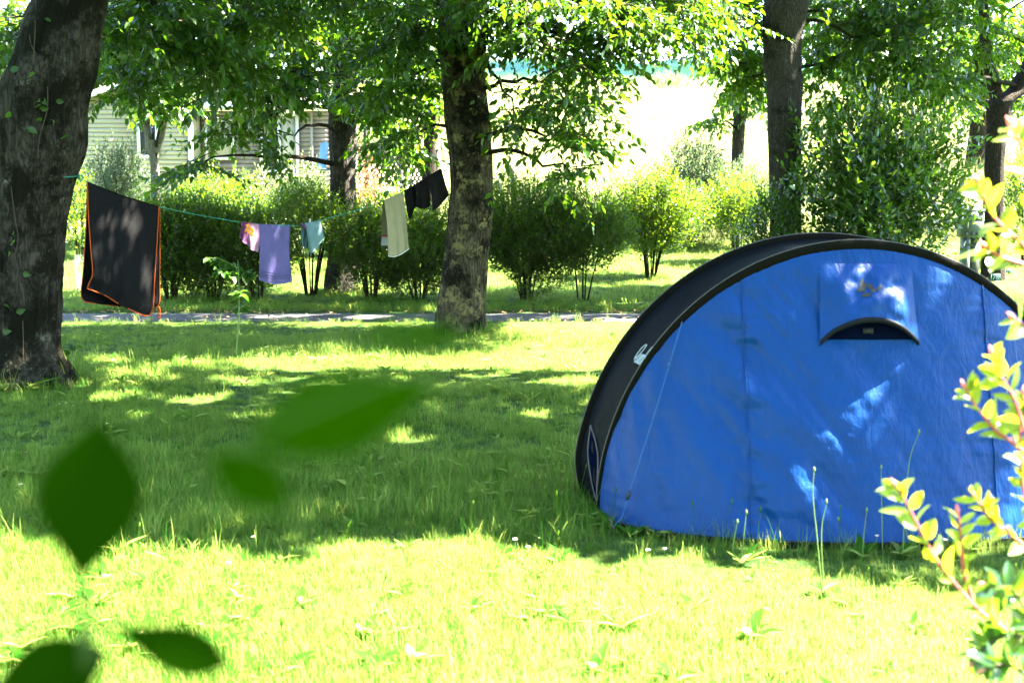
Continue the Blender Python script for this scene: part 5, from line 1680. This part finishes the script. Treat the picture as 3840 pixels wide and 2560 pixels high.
def boards(root, x0, x1, z0, z1, y, mat, openings=(), pitch=0.098, gable=None):
    """horizontal lap boards, each its own piece, cut round the openings"""
    cache = {}
    z = z0
    while z < z1 - 0.02:
        zc = z + pitch / 2
        a, b = x0, x1
        if gable:
            a, b = gable(zc)
            if b - a < 0.1: break
        segs = [(a, b)]
        for (ox0, ox1, oz0, oz1) in openings:
            if oz0 < z + pitch - 0.005 and oz1 > z + 0.005:
                ns = []
                for s0, s1 in segs:
                    if ox1 <= s0 or ox0 >= s1: ns.append((s0, s1)); continue
                    if ox0 > s0: ns.append((s0, ox0))
                    if ox1 < s1: ns.append((ox1, s1))
                segs = ns
        for s0, s1 in segs:
            key = round(s1 - s0, 3)
            if key not in cache:
                mb = MB(); L = s1 - s0
                v = [(0, 0.0, 0), (L, 0.0, 0), (L, 0.022, pitch), (0, 0.022, pitch), (0, 0.05, pitch), (L, 0.05, pitch), (L, 0.05, 0), (0, 0.05, 0)]
                mb.add(v, None, [(0, 1, 2, 3), (3, 2, 5, 4), (4, 5, 6, 7), (7, 6, 1, 0), (0, 3, 4, 7), (1, 6, 5, 2)])
                cache[key] = mb.mesh('siding_board'); cache[key].materials.append(mat)
            o = bpy.data.objects.new('siding_board', cache[key]); COL.objects.link(o); o.parent = root
            o.location = Vector((s0, y, z)) - root.location
        z += pitch


def frame_window(root, name, x0, x1, z0, z1, y, fw=0.06, mull=(), glass='glass', curtain=None):
    mb = MB()
    box(mb, (x0, y - 0.03, z0), (x0 + fw, y + 0.05, z1)); box(mb, (x1 - fw, y - 0.03, z0), (x1, y + 0.05, z1))
    box(mb, (x0 + fw, y - 0.03, z0), (x1 - fw, y + 0.05, z0 + fw)); box(mb, (x0 + fw, y - 0.03, z1 - fw), (x1 - fw, y + 0.05, z1))
    for m_ in mull:
        box(mb, (m_ - fw / 2, y - 0.028, z0 + fw), (m_ + fw / 2, y + 0.048, z1 - fw))
    w = mb.build(name, M['upvc'], root)
    xs = [x0 + fw] + [v for m_ in mull for v in (m_ - fw / 2, m_ + fw / 2)] + [x1 - fw]
    for i in range(0, len(xs), 2):
        mb = MB(); box(mb, (xs[i], y + 0.02, z0 + fw), (xs[i + 1], y + 0.03, z1 - fw))
        mb.build('pane', M[curtain if (curtain and i > 0) else glass], w)
    return w


def build_home():
    gz = 1.05
    root = empty('mobile_home', P(560, 800, HYG) * np.array([1, 1, 0]) + np.array([0, 0, gz]), 'cream and taupe mobile home with dark roof behind the hedge', 'mobile home')
    X = lambda px, y: P(px, 600, y)[0]
    Z = lambda py, y: P(560, py, y)[2]
    xl, xr = X(180, HYG), X(715, HYG)
    ze = Z(420, HYG); zr = Z(330, HYG); xm = (xl + xr) / 2
    z0 = Z(765, HYG)
    # window in the gable
    wx0, wx1, wz0, wz1 = X(518, HYG), X(597, HYG), Z(592, HYG), Z(435, HYG)
    def gab(z):
        if z <= ze: return (xl, xr)
        k = (z - ze) / (zr - ze)
        return (xl + (xm - xl) * k, xr - (xr - xm) * k)
    boards(root, xl, xr, z0, zr, HYG, M['siding_cream'], [(wx0 - .005, wx1 + .005, wz0 - .005, wz1 + .005)], gable=gab)
    mb = MB()
    v = [(xl, HYG + .06, gz - .2), (xr, HYG + .06, gz - .2), (xr, HYG + .06, ze), (xm, HYG + .06, zr), (xl, HYG + .06, ze)]
    v2 = [(a, b + 6, c) for a, b, c in v]
    mb.add(v + v2, None, [(0, 1, 6, 5), (1, 2, 7, 6), (4, 0, 5, 9)]); mb.add([v[0], v[1], v[2], v[4]], None, [(0, 1, 2, 3)]); mb.add([v[4], v[2], v[3]], [(0, 1, 2)])
    mb.build('wall', M['siding_cream'], root)
    frame_window(root, 'window', wx0, wx1, wz0, wz1, HYG - .01)
    # gable roof
    for s in (-1, 1):
        xe = xl - .15 if s < 0 else xr + .15
        mb = MB()
        zee = ze - .06
        vv = [(xe, HYG - .25, zee), (xm, HYG - .25, zr + .03), (xm, HYG + 6.2, zr + .03), (xe, HYG + 6.2, zee)]
        mb.add(vv + [(a, b, c + .06) for a, b, c in vv], None, [(0, 3, 2, 1), (4, 5, 6, 7), (0, 1, 5, 4), (1, 2, 6, 5), (2, 3, 7, 6), (3, 0, 4, 7)])
        mb.build('roof', M['shingles'], root)
        mb = MB(); bar(mb, (xe, HYG - .27, zee - .02), (xm, HYG - .27, zr + .01), 0.11, 0.02); mb.build('barge_board', M['upvc'], root)
    # corner trims
    for x in (xl, xr):
        mb = MB(); box(mb, (x - .04, HYG - .03, z0), (x + .04, HYG + .055, ze)); mb.build('corner_trim', M['upvc'], root)
    mb = MB(); box(mb, (xl, HYG + .1, gz - .3), (xr, HYG + .14, z0)); mb.build('skirting', M['wood_grey'], root)
    # long wall
    x0, x1 = xr + .04, X(1262, HYS)
    zt = Z(420, HYS); zb = Z(760, HYS)
    dx0, dx1, dz0, dz1 = X(975, HYS), X(1123, HYS), Z(650, HYS), Z(424, HYS)
    wx0, wx1, wz0, wz1 = X(770, HYS), X(880, HYS), Z(600, HYS), Z(450, HYS)
    boards(root, x0, x1, zb, zt, HYS, M['siding_taupe'], [(dx0 - .005, dx1 + .005, dz0 - .005, dz1 + .005), (wx0 - .005, wx1 + .005, wz0 - .005, wz1 + .005)])
    mb = MB(); box(mb, (x0, HYS + .07, gz - .3), (x1, HYS + 4, zt)); mb.build('wall', M['siding_taupe'], root)
    frame_window(root, 'patio_door', dx0, dx1, dz0, dz1, HYS - .01, .07, ((dx0 + dx1) / 2,), 'glass', 'curtain')
    frame_window(root, 'window', wx0, wx1, wz0, wz1, HYS - .01, .06, (), 'curtain')
    mb = MB(); zf = Z(398, HYS)
    vv = [(x0, HYS - .45, zf + .03), (x1 + .25, HYS - .45, zf + .03), (x1 + .25, HYS + 2.2, zf + .62), (x0, HYS + 2.2, zf + .62)]
    mb.add(vv + [(a, b, c + .06) for a, b, c in vv], None, [(0, 3, 2, 1), (4, 5, 6, 7), (0, 1, 5, 4), (1, 2, 6, 5), (2, 3, 7, 6), (3, 0, 4, 7)])
    mb.build('roof', M['shingles'], root)
    mb = MB(); box(mb, (x0, HYS - .50, zf - .11), (x1 + .27, HYS - .455, zf + .05)); mb.build('gutter', M['upvc'], root)
    mb = MB(); box(mb, (x0, HYS - .45, zf - .10), (x1 + .25, HYS, zf - .06)); mb.build('soffit', M['upvc'], root)
    mb = MB(); bar(mb, (X(1172, HYS), HYS - .06, zb), (X(1172, HYS), HYS - .06, zt), .05, .05); mb.build('downpipe', M['wood_light'], root)

    # terrace: deck, posts, rails, lattice
    TY = 27.2
    t = empty('terrace', (X(1480, TY), TY, gz - 0.1), 'raised timber terrace with lattice railing beside the mobile home', 'terrace')
    tx0, tx1 = X(1130, TY), X(1645, TY)
    zd = Z(708, TY)
    for i in range(9):
        mb = MB(); box(mb, (tx0, TY + .02 + i * .2, zd - .06), (tx1, TY + .21 + i * .2, zd)); mb.build('deck_board', M['wood_light'], t)
    mb = MB(); box(mb, (tx0, TY - .02, zd - .18), (tx1, TY + .018, zd - .001)); mb.build('fascia', M['wood_light'], t)
    for px, top in ((1374, 300), (1405, 562), (1505, 562), (1612, 562), (1642, 562)):
        x = X(px, TY)
        w = .07 if top < 400 else .05
        mb = MB(); box(mb, (x - w / 2 - .02, TY - .05, 0.75), (x + w / 2 + .02, TY - .022, Z(top, TY))); mb.build('post', M['wood_grey'], t)
    mb = MB(); box(mb, (X(1335, TY), TY - .07, Z(566, TY)), (tx1, TY - .052, Z(558, TY) + .02)); mb.build('handrail', M['wood_grey'], t)
    mb = MB(); box(mb, (X(1335, TY), TY - .07, Z(604, TY)), (X(1372, TY), TY - .052, Z(598, TY))); mb.build('rail', M['wood_grey'], t)
    mb = MB(); bar(mb, (X(1345, TY), TY - .06, Z(600, TY)), (X(1366, TY), TY - .06, Z(566, TY)), .05, .015); mb.build('brace', M['wood_grey'], t)
    for a, b in ((1410, 1500), (1510, 1608)):
        xa, xb = X(a, TY), X(b, TY); za, zb_ = Z(700, TY), Z(568, TY)
        w, h = xb - xa, zb_ - za
        sl = 2.0
        n = 9
        for s, yy in ((1, TY - .045), (-1, TY - .036)):
            for k in range(-n, n * 2):
                xx = xa + k * w / 6.5
                pts = []
                for tt in np.linspace(0, 1, 41):
                    z = za + h * tt
                    x = xx + s * (z - za) / sl
                    if xa <= x <= xb: pts.append((x, yy, z))
                if len(pts) > 4:
                    mb = MB(); bar(mb, pts[0], pts[-1], 0.036, 0.008); mb.build('lattice_slat', M['wood_grey'], t)
    # blue chair
    c = empty('chair', (X(1206, 27.9), 27.9, zd), 'blue garden chair with black frame on the terrace', 'chair')
    x, y = X(1206, 27.9), 27.9
    g = []
    for i, u in enumerate(np.linspace(-.10, .08, 8)):
        for tt in np.linspace(0, 1, 8):
            g.append((x + u + .04 * tt, y + .02 + .22 * tt + .03 * math.cos(u * 9), zd + .42 + .60 * tt * (1 - 2.2 * abs(u) ** 1.5)))
    mb = MB(); mb.add(g, None, grid_quads(8, 8)); mb.add(np.array(g) + np.array([0, .02, 0]), None, grid_quads(8, 8)[:, ::-1]); mb.build('backrest', M['chair_blue'], c, True)
    mb = MB(); box(mb, (x - .2, y - .42, zd + .40), (x + .24, y + .03, zd + .43)); mb.build('seat', M['chair_blue'], c)
    for s in (-.23, .27):
        mb = MB(); tube(mb, smooth_path([(x + s, y + .12, zd + .66), (x + s, y - .1, zd + .68), (x + s, y - .38, zd + .64), (x + s, y - .42, zd + .4)], 14), .018, 6); mb.build('armrest', M['black'], c, True)
        mb = MB(); tube(mb, [(x + s, y - .42, zd + .42), (x + s, y - .46, zd)], .015, 6); mb.build('leg', M['black'], c, True)
        mb = MB(); tube(mb, [(x + s, y + .08, zd + .64), (x + s, y + .2, zd)], .015, 6); mb.build('leg', M['black'], c, True)


build_home()

# ------------------------------------------------------------------ trees behind the mobile home, sheeting on the hill
def far_tree(name, label, px, Y, blobs, seed, bark='bark_dark', leaf='leaf_far'):
    r = np.random.default_rng(seed)
    g = float(terrain(Y))
    x = P(px, 600, Y)[0]
    root = empty(name, (x, Y, g), label, 'tree', 'trees beyond the campsite')
    mb = MB()
    tube(mb, smooth_path([(x, Y, g - .1), (x + .1, Y, g + 2), (x - .05, Y, g + 5), (x, Y, g + 8)], 20), np.linspace(.26, .08, 20), 10)
    mb.build('trunk', M[bark], root, True)
    cr = MB()
    for (bx, by, rx, ry, rd, n) in blobs:
        c = P(bx, by, Y); s = Y / FP
        pts, d = ellipsoid_points(r, n, c, (rx * s, rd, ry * s), .5)
        out = nrm(d + r.normal(0, .5, d.shape) + np.array([0, 0, -.1]))
        sprays(cr, r, pts, out, .6, 9, .20, .12, droop=.3, leaf_droop=.4, twig_r=.008)
        limb((x, Y, max(g + 2, min(c[2] - .5, g + 7.5))), c, .07, .02, r).build('branch', M['bark_dark'], root, True)
    cr.build('crown', [M[leaf], M['twig']], root)


far_tree('broad_tree', 'leafy tree behind the cream gable roof', 430, 36, [(430, 120, 260, 170, 1.6, 420), (250, 250, 150, 110, 1.2, 140), (640, 180, 160, 110, 1.2, 170)], 701)
far_tree('broad_tree', 'leafy tree behind the dark shingle roof', 900, 38, [(900, 110, 280, 160, 1.6, 420), (1120, 60, 200, 110, 1.4, 220)], 702)
far_tree('broad_tree', 'leafy tree behind the terrace', 1450, 37, [(1450, 80, 260, 150, 1.6, 380), (1640, 150, 150, 110, 1.2, 160)], 703)
far_tree('broad_tree', 'leafy tree at the far edge behind the mossy trunk', -60, 30, [(-20, 200, 170, 260, 1.5, 380)], 704)
far_tree('broad_tree', 'leafy tree behind the glossy bush at the field edge', 3250, 30, [(3250, 90, 260, 150, 1.5, 300)], 705)
far_tree('broad_tree', 'leafy tree behind the forked trunk', 3650, 33, [(3640, 170, 220, 210, 1.5, 300), (3860, 250, 130, 160, 1.2, 130)], 706)

gm = plain_mat('green_sheeting', (0.07, 0.20, 0.19), 0.5, 0.4, 0.12, 0.8, 0.9, 1.6, trans=0.2, stretch=(.35, 1, 2.2))
r = np.random.default_rng(17)
nx, nz = 170, 8
V = np.zeros((nx, nz, 3))
xs = np.linspace(-9, 22, nx)
for i, x in enumerate(xs):
    top = 1.32 + .10 * math.sin(x * .9) + .06 * math.sin(x * 2.7) - .012 * (x - 5)
    for j in range(nz):
        t = j / (nz - 1)
        V[i, j] = (x, 61.2 + .12 * mnoise.noise(Vector((x * 1.1, t * 4, 0))) + .1 * math.sin(t * 9 + x * .4), 6.5 + top * t)
mb = MB(); mb.add(V, None, grid_quads(nx, nz)); mb.add(V + np.array([0, .05, 0]), None, grid_quads(nx, nz)[:, ::-1])
sheet_root = empty('sheeting_fence', (6, 61.2, 6.5), 'pale green plastic sheeting stretched along the crest of the field', 'fence')
mb.build('plastic_sheet', gm, sheet_root, True)
for x in np.arange(-9, 22.1, 3.1):
    mb = MB(); tube(mb, [(x, 61.4, 6.2), (x, 61.4, 7.9)], .04, 6); mb.build('post', M['wood_grey'], sheet_root, True)
# leaning stub of a young trunk behind the hedge
mb = MB(); q0 = P(1932, 760, 24); q0[2] = float(terrain(24)) - .05
tube(mb, smooth_path([q0, P(1928, 690, 24), P(1912, 615, 24)], 8), np.linspace(.075, .055, 8), 10)
tag(mb.build('trunk_stub', M['bark_pale'], None, True), 'short leaning stub of trunk standing in the meadow behind the hedge', 'stump')

# ------------------------------------------------------------------ electric post and pitch numbers
M['post_green'] = plain_mat('post_green', (0.077, 0.09625, 0.07315), 0.6, 0.3, 0.12, 6.0)
M['post_dark'] = plain_mat('post_dark', (0.0231, 0.02888, 0.01925), 0.7, 0.3, 0.12, 6.0)
M['panel_dark'] = plain_mat('panel_dark', (0.03, 0.035, 0.035), 0.4, 0.4)
M['sign_green'] = plain_mat('sign_green', (0.002, 0.035, 0.012), 0.6, 0.1, 0.05)


def build_post():
    Y = 19.6
    X = lambda px: P(px, 900, Y)[0]
    Z = lambda py: P(3640, py, Y)[2]
    x0, x1 = X(3612), X(3684)
    root = empty('electric_post', ((x0 + x1) / 2, Y + .12, 0), 'pale green electric hook up post beside the forked trunk', 'electric post')
    mb = MB(); box(mb, (X(3622), Y + .03, 0), (X(3642), Y + .26, Z(892))); mb.build('column', M['post_green'], root)
    mb = MB(); box(mb, (X(3642) + .001, Y + .05, 0), (X(3680), Y + .25, Z(892))); mb.build('column_side', M['post_dark'], root)
    mb = MB(); box(mb, (x0, Y, Z(890)), (x1, Y + .3, Z(796))); h = mb.build('head', M['post_green'], root)
    mb = MB(); box(mb, (x0 - .012, Y - .03, Z(796) + .001), (x1 + .012, Y + .33, Z(785))); mb.build('lid', M['post_green'], root)
    mb = MB(); box(mb, (x0 + .012, Y - .012, Z(830)), (x1 - .012, Y - .001, Z(800))); mb.build('display_panel', M['panel_dark'], h)
    for px in (3622, 3646, 3668):
        mb = MB(); c = P(px, 877, Y); tube(mb, [(c[0], Y + .002, c[2]), (c[0], Y - .02, c[2])], .028, 12); mb.build('socket', M['panel_dark'], h, True)
    mb = MB(); box(mb, (x1 - .006, Y - .014, Z(888)), (x1 + .004, Y + .0, Z(798))); mb.build('edge_strip', M['upvc'], h)


build_post()


def number_sign(txt, px0, px1, py0, py1, Y, label, tilt=0):
    a, b = P(px0, py1, Y), P(px1, py0, Y)
    xc = (a[0] + b[0]) / 2
    root = empty('number_sign', (xc, Y, 0), label, 'sign', 'pitch number signs')
    mb = MB(); box(mb, (a[0], Y - .006, a[2]), (b[0], Y + .006, b[2])); pl = mb.build('plate', M['sign_green'], root)
    t = .0035
    mb = MB()
    x0, x1, z0, z1 = a[0] + .006, b[0] - .006, a[2] + .006, b[2] - .006
    for lo, hi in (((x0, z0), (x1, z0 + t)), ((x0, z1 - t), (x1, z1)), ((x0, z0 + t), (x0 + t, z1 - t)), ((x1 - t, z0 + t), (x1, z1 - t))):
        box(mb, (lo[0], Y - .009, lo[1]), (hi[0], Y - .0065, hi[1]))
    mb.build('border', M['print_white'], pl)
    cu = bpy.data.curves.new('digits', 'FONT'); cu.body = txt; cu.align_x = 'CENTER'; cu.align_y = 'CENTER'; cu.extrude = .0015
    cu.size = (z1 - z0) * 1.05
    to = bpy.data.objects.new('tmp', cu); COL.objects.link(to)
    bpy.context.view_layer.update()
    me = bpy.data.meshes.new_from_object(to.evaluated_get(bpy.context.evaluated_depsgraph_get()))
    bpy.data.objects.remove(to)
    o = bpy.data.objects.new('digits', me); COL.objects.link(o); me.materials.clear(); me.materials.append(M['print_white'])
    o.parent = pl
    o.location = Vector((xc - root.location.x, -.0105, (a[2] + b[2]) / 2)); o.rotation_euler = (math.pi / 2, 0, 0)
    pl.matrix_parent_inverse.translation = (0, 0, 0)
    pl.location = (0, 0, 0)
    for v in pl.data.vertices: v.co -= root.location
    for ch in pl.children:
        if ch.name.startswith('border'):
            for v in ch.data.vertices: v.co -= root.location
            ch.matrix_parent_inverse.identity()
    mb = MB(); tube(mb, [(xc, Y + .012, -.05), (xc, Y + .012, b[2] - .01)], .006, 6); mb.build('stake', M['wood_light'], root, True)


number_sign('78', 3714, 3752, 1026, 1055, 18.9, 'small green sign numbered 78 at the foot of the forked trunk')
number_sign('77', 3768, 3793, 1008, 1033, 20.9, 'small green sign numbered 77 behind the forked trunk')

# ------------------------------------------------------------------ leaves close to the camera
def big_leaf(name, tip, base, width, mat, parent, cup=0.25, twist=0.0, n=14, bias=0.45, face=None):
    """one broad leaf from base to tip with a midrib fold"""
    base, tip = np.asarray(base, float), np.asarray(tip, float)
    L = np.linalg.norm(tip - base); d = (tip - base) / L
    fc = nrm(np.asarray(face if face is not None else (EYE - base), float))
    side = nrm(np.cross(d, fc)); up = np.cross(side, d)
    side = side * math.cos(twist) + up * math.sin(twist); up = np.cross(side, d)
    g = []
    for i in range(n):
        t = i / (n - 1)
        w = width * (math.sin(math.pi * t ** (math.log(.5) / math.log(bias))) ** 1.1 if 0 < t < 1 else 0)
        c = base + d * L * t + up * (-0.10 * L * (t - .5) ** 2)
        for k in (-1, -.5, 0, .5, 1):
            g.append(c + side * w / 2 * k + up * cup * w / 2 * abs(k))
    mb = MB(); mb.add(g, None, grid_quads(n, 5), 0.5)
    return mb.build(name, mat, parent, True)


def near_sprig():
    e0 = P(330, 2700, .5)
    M['stem_dark'] = plain_mat('sprig_stem', (0.03, 0.06, 0.008), 0.7, 0.2)
    root = empty('sprig', e0, 'blurred dark green leafy sprig close before the lens', 'plant')
    D = .5
    mb = MB(); tube(mb, smooth_path([P(330, 2760, D + .02), P(325, 2480, D), P(310, 2330, D), P(300, 2200, D)], 16), np.linspace(.0028, .0016, 16), 6); mb.build('stem', M['stem_dark'], root, True)
    lm = M['leaf_shadow']
    big_leaf('leaf', P(372, 1570, D), P(300, 2205, D), .041, lm, root, .15, .05, bias=.56)
    big_leaf('leaf', P(880, 2500, D + .03), P(350, 2330, D), .0215, lm, root, .3, .15, bias=.62, face=(0, -1, .3))
    big_leaf('leaf', P(-80, 2640, D), P(410, 2435, D), .031, lm, root, .2, 0, bias=.42)
    mb = MB(); tube(mb, smooth_path([P(318, 2400, D), P(370, 2350, D), P(425, 2337, D)], 8), .0013, 5); mb.build('leaf_stalk', M['stem_dark'], root, True)
    mb = MB(); tube(mb, smooth_path([P(325, 2470, D), P(360, 2450, D), P(398, 2440, D)], 8), .0013, 5); mb.build('leaf_stalk', M['stem_dark'], root, True)
    root2 = empty('sprig', P(1200, 2700, .36), 'very blurred pale green leaves floating over the shaded lawn', 'plant')
    D2 = .36
    big_leaf('leaf', P(1640, 1440, D2), P(900, 1660, D2), .024, M['leaf_ivy2'], root2, .2, 0, bias=.48)
    big_leaf('leaf', P(760, 1690, D2 - .02), P(1120, 1910, D2 - .02), .015, M['leaf_ivy2'], root2, .2, 0, bias=.5)
    big_leaf('leaf', P(1310, 1225, D2 - .06), P(1880, 1300, D2 - .06), .006, M['leaf_ivy2'], root2, .2, 0, bias=.6)
    mb = MB(); tube(mb, smooth_path([P(1250, 2800, D2), P(1150, 2200, D2), P(1120, 1910, D2 - .02), P(900, 1660, D2)], 20), .0004, 4); mb.build('stem', M['stem_green'], root2, True)
    mb = MB(); tube(mb, smooth_path([P(900, 1660, D2), P(1500, 1400, D2 - .03), P(1880, 1300, D2 - .06)], 14), .0003, 4); mb.build('stem', M['stem_green'], root2, True)


M['leaf_ivy2'] = leaf_mat('blurred_leaf', (0.00675, 0.0315, 0.000225), (0.009, 0.0375, 0.0003), (0.03, 0.0975, 0.000225), 0.4, 0.8, 0.0)
near_sprig()


def near_shrub():
    r = np.random.default_rng(404)
    D = 2.45
    root = empty('photinia_shrub', (1.25, 2.5, 0), 'blurred yellow green shrub with red stems at the edge before the tent', 'shrub')
    lm = []
    for i, (ll, lw) in enumerate(((.058, .028), (.050, .030), (.066, .021))):
        mb = MB(); n = 9; g = []
        for k in range(n):
            t = k / (n - 1); w = lw * math.sin(math.pi * t ** .85) ** .8 if 0 < t < 1 else 0
            for s in (-1, -.5, 0, .5, 1):
                g.append((ll * t, w / 2 * s, .22 * w * abs(s) - .18 * ll * (t - .4) ** 2))
        mb.add(g, None, grid_quads(n, 5), .5)
        me = mb.mesh('leaf', True); me.materials.append(M['leaf_fresh']); lm.append(me)
    shaded_leaf = lm[0].copy(); shaded_leaf.materials.clear(); shaded_leaf.materials.append(M['leaf_laurel'])  # darker leaf colour stands in for shade on the lower stems
    tips = plain_mat('pink_tip', (.62, .25, .2), .5, .3, .1, trans=.4)
    stems = [
        ([(3990, 1090), (3870, 960), (3822, 904), (3760, 850), (3715, 796), (3679, 716), (3668, 690)], D - .05, 'stem_red', 17),
        ([(3900, 1010), (3760, 966), (3720, 945), (3697, 926)], D - .02, 'stem_red', 8),
        ([(3990, 1900), (3880, 1720), (3800, 1490), (3742, 1400), (3720, 1330)], D, 'stem_red', 20),
        ([(3950, 1800), (3800, 1660), (3751, 1629), (3715, 1593), (3666, 1530), (3639, 1490), (3620, 1455)], D + .05, 'stem_red', 14),
        ([(4000, 2250), (3900, 2050), (3840, 1850), (3828, 1700), (3826, 1560), (3835, 1480)], D + .1, 'stem_red', 34),
        ([(4050, 2650), (3840, 2436), (3760, 2351), (3688, 2302), (3617, 2230), (3523, 2114), (3456, 1998), (3416, 1918), (3385, 1860), (3362, 1825)], D - .1, 'stem_red', 26),
        ([(3650, 2265), (3615, 2140), (3606, 2050), (3600, 1985), (3592, 1925)], D, 'stem_red', 10),
        ([(4000, 2200), (3822, 2030), (3728, 1958), (3679, 1896), (3655, 1860)], D + .08, 'stem_red', 16),
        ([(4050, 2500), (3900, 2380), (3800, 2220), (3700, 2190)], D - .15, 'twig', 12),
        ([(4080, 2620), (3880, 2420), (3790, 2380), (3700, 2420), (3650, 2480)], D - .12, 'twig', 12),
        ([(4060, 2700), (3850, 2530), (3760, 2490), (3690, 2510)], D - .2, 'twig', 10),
        ([(4100, 1450), (3960, 1330), (3850, 1230), (3800, 1190)], D + .05, 'stem_red', 10),
        ([(4050, 1200), (3900, 780), (3860, 640), (3820, 530), (3790, 470)], D - .1, 'stem_red', 10),
    ]
    for pts, d, mt, n in stems:
        n = max(5, int(n * .9)) if mt == 'stem_red' else int(n * 1.6)
        q = smooth_path([P(a, b, d + .0002 * max(0, a - 3700)) for a, b in pts], 40)
        mb = MB(); tube(mb, q, np.linspace(.0042, .0018, 40), 6); mb.build('stem', M[mt], root, True)
        for i in range(n):
            k = int(39 * (0.22 + 0.78 * (i + r.random() * .5) / n))
            p = q[min(k, 39)]
            tg = nrm(q[min(k + 1, 39)] - q[max(k - 1, 0)])
            sgn = 1 if i % 2 else -1
            side = nrm(np.cross(tg, np.array([0, -1, 0.2]))) * sgn
            dr = nrm(tg * r.uniform(.35, .9) + side * r.uniform(.4, 1.0) + r.normal(0, .28, 3) + np.array([0, 0, .12]))
            nn = nrm(np.array([r.normal(0, .6), -.55 + r.normal(0, .5), .6 + r.normal(0, .4)]))
            yv = nrm(np.cross(nn, dr)); zv = np.cross(dr, yv)
            o = bpy.data.objects.new('leaf', lm[int(r.integers(0, 3))]); COL.objects.link(o); o.parent = root
            s = r.uniform(.6, 1.05) * (0.75 if i > n - 3 else 1)
            if mt == 'twig': o.data = shaded_leaf
            from mathutils import Matrix
            mat = Matrix(((dr[0] * s, yv[0] * s, zv[0] * s, p[0]), (dr[1] * s, yv[1] * s, zv[1] * s, p[1]), (dr[2] * s, yv[2] * s, zv[2] * s, p[2]), (0, 0, 0, 1)))
            o.matrix_parent_inverse.translation = -root.location
            o.matrix_basis = mat
        # pink bud at the tip
        mb = MB(); tg = nrm(q[-1] - q[-4])
        tube(mb, [q[-1], q[-1] + tg * .008, q[-1] + tg * .02], [.003, .0045, .001], 6); mb.build('bud', tips, root, True)
    # main stems down to the ground out of the frame
    for a in (P(3990, 1090, D), P(3990, 1900, D), P(4050, 2650, D), P(4000, 2250, D), P(4050, 1200, D)):
        mb = MB(); tube(mb, smooth_path([a, (a + np.array([1.3, 2.55, 0])) / 2 + np.array([.05, 0, a[2] * .1]), (1.3 + r.normal(0, .04), 2.55, -.05)], 16), np.linspace(.004, .009, 16), 6)
        mb.build('stem', M['twig'], root, True)


near_shrub()


# tall thin stalks standing up before the tent
def tall_weed(label, stems, seed):
    r = np.random.default_rng(seed)
    g = G(*stems[0][-1])
    root = empty('tall_weed', (g[0], g[1], 0), label, 'plant')
    for pts in stems:
        b = G(*pts[-1]); Y = b[1]
        q = [P(px, py, Y) for px, py in pts[:-1]] + [b - np.array([0, 0, .01])]
        mb = MB(); tube(mb, smooth_path(q, 16), np.linspace(.0012, .0026, 16), 5); mb.build('stalk', M['stem_green'], root, True)
        mb = MB(); t = q[0]; tube(mb, [t + np.array([0, 0, -.006]), t + np.array([0, 0, .006]), t + np.array([0, 0, .016])], [.002, .005, .001], 6, .8); mb.build('seed_head', M['stem_green'], root, True)
    mb = MB(); n = 7; an = r.uniform(0, 6.28, n)
    leaves(mb, r, np.tile(g, (n, 1)) + np.array([0, 0, .01]), np.stack([np.cos(an), np.sin(an), r.uniform(.3, 1, n)], 1), np.tile([0, 0, 1.0], (n, 1)), .09, .03, rich=True)
    mb.build('leaf_rosette', M['grass'], root)


tall_weed('tall forked weed stalk rising in front of the tent seam', [[(3053, 1765), (3048, 1850), (3062, 2000), (3085, 2230)], [(3099, 1885), (3080, 2000), (3090, 2225)]], 1)
tall_weed('slim dark grass stalk bending before the tent wall', [[(3446, 1622), (3412, 1720), (3395, 1880), (3385, 2090)]], 2)
tall_weed('pair of short stalks at the middle of the tent hem', [[(3250, 1915), (3240, 2000), (3232, 2095)], [(3304, 1755), (3306, 1880), (3310, 2080)]], 3)
tall_weed('pale seed stalks at the foot of the tent seam', [[(2799, 1925), (2790, 2000), (2782, 2120)], [(2765, 1960), (2750, 2040), (2755, 2115)]], 4)
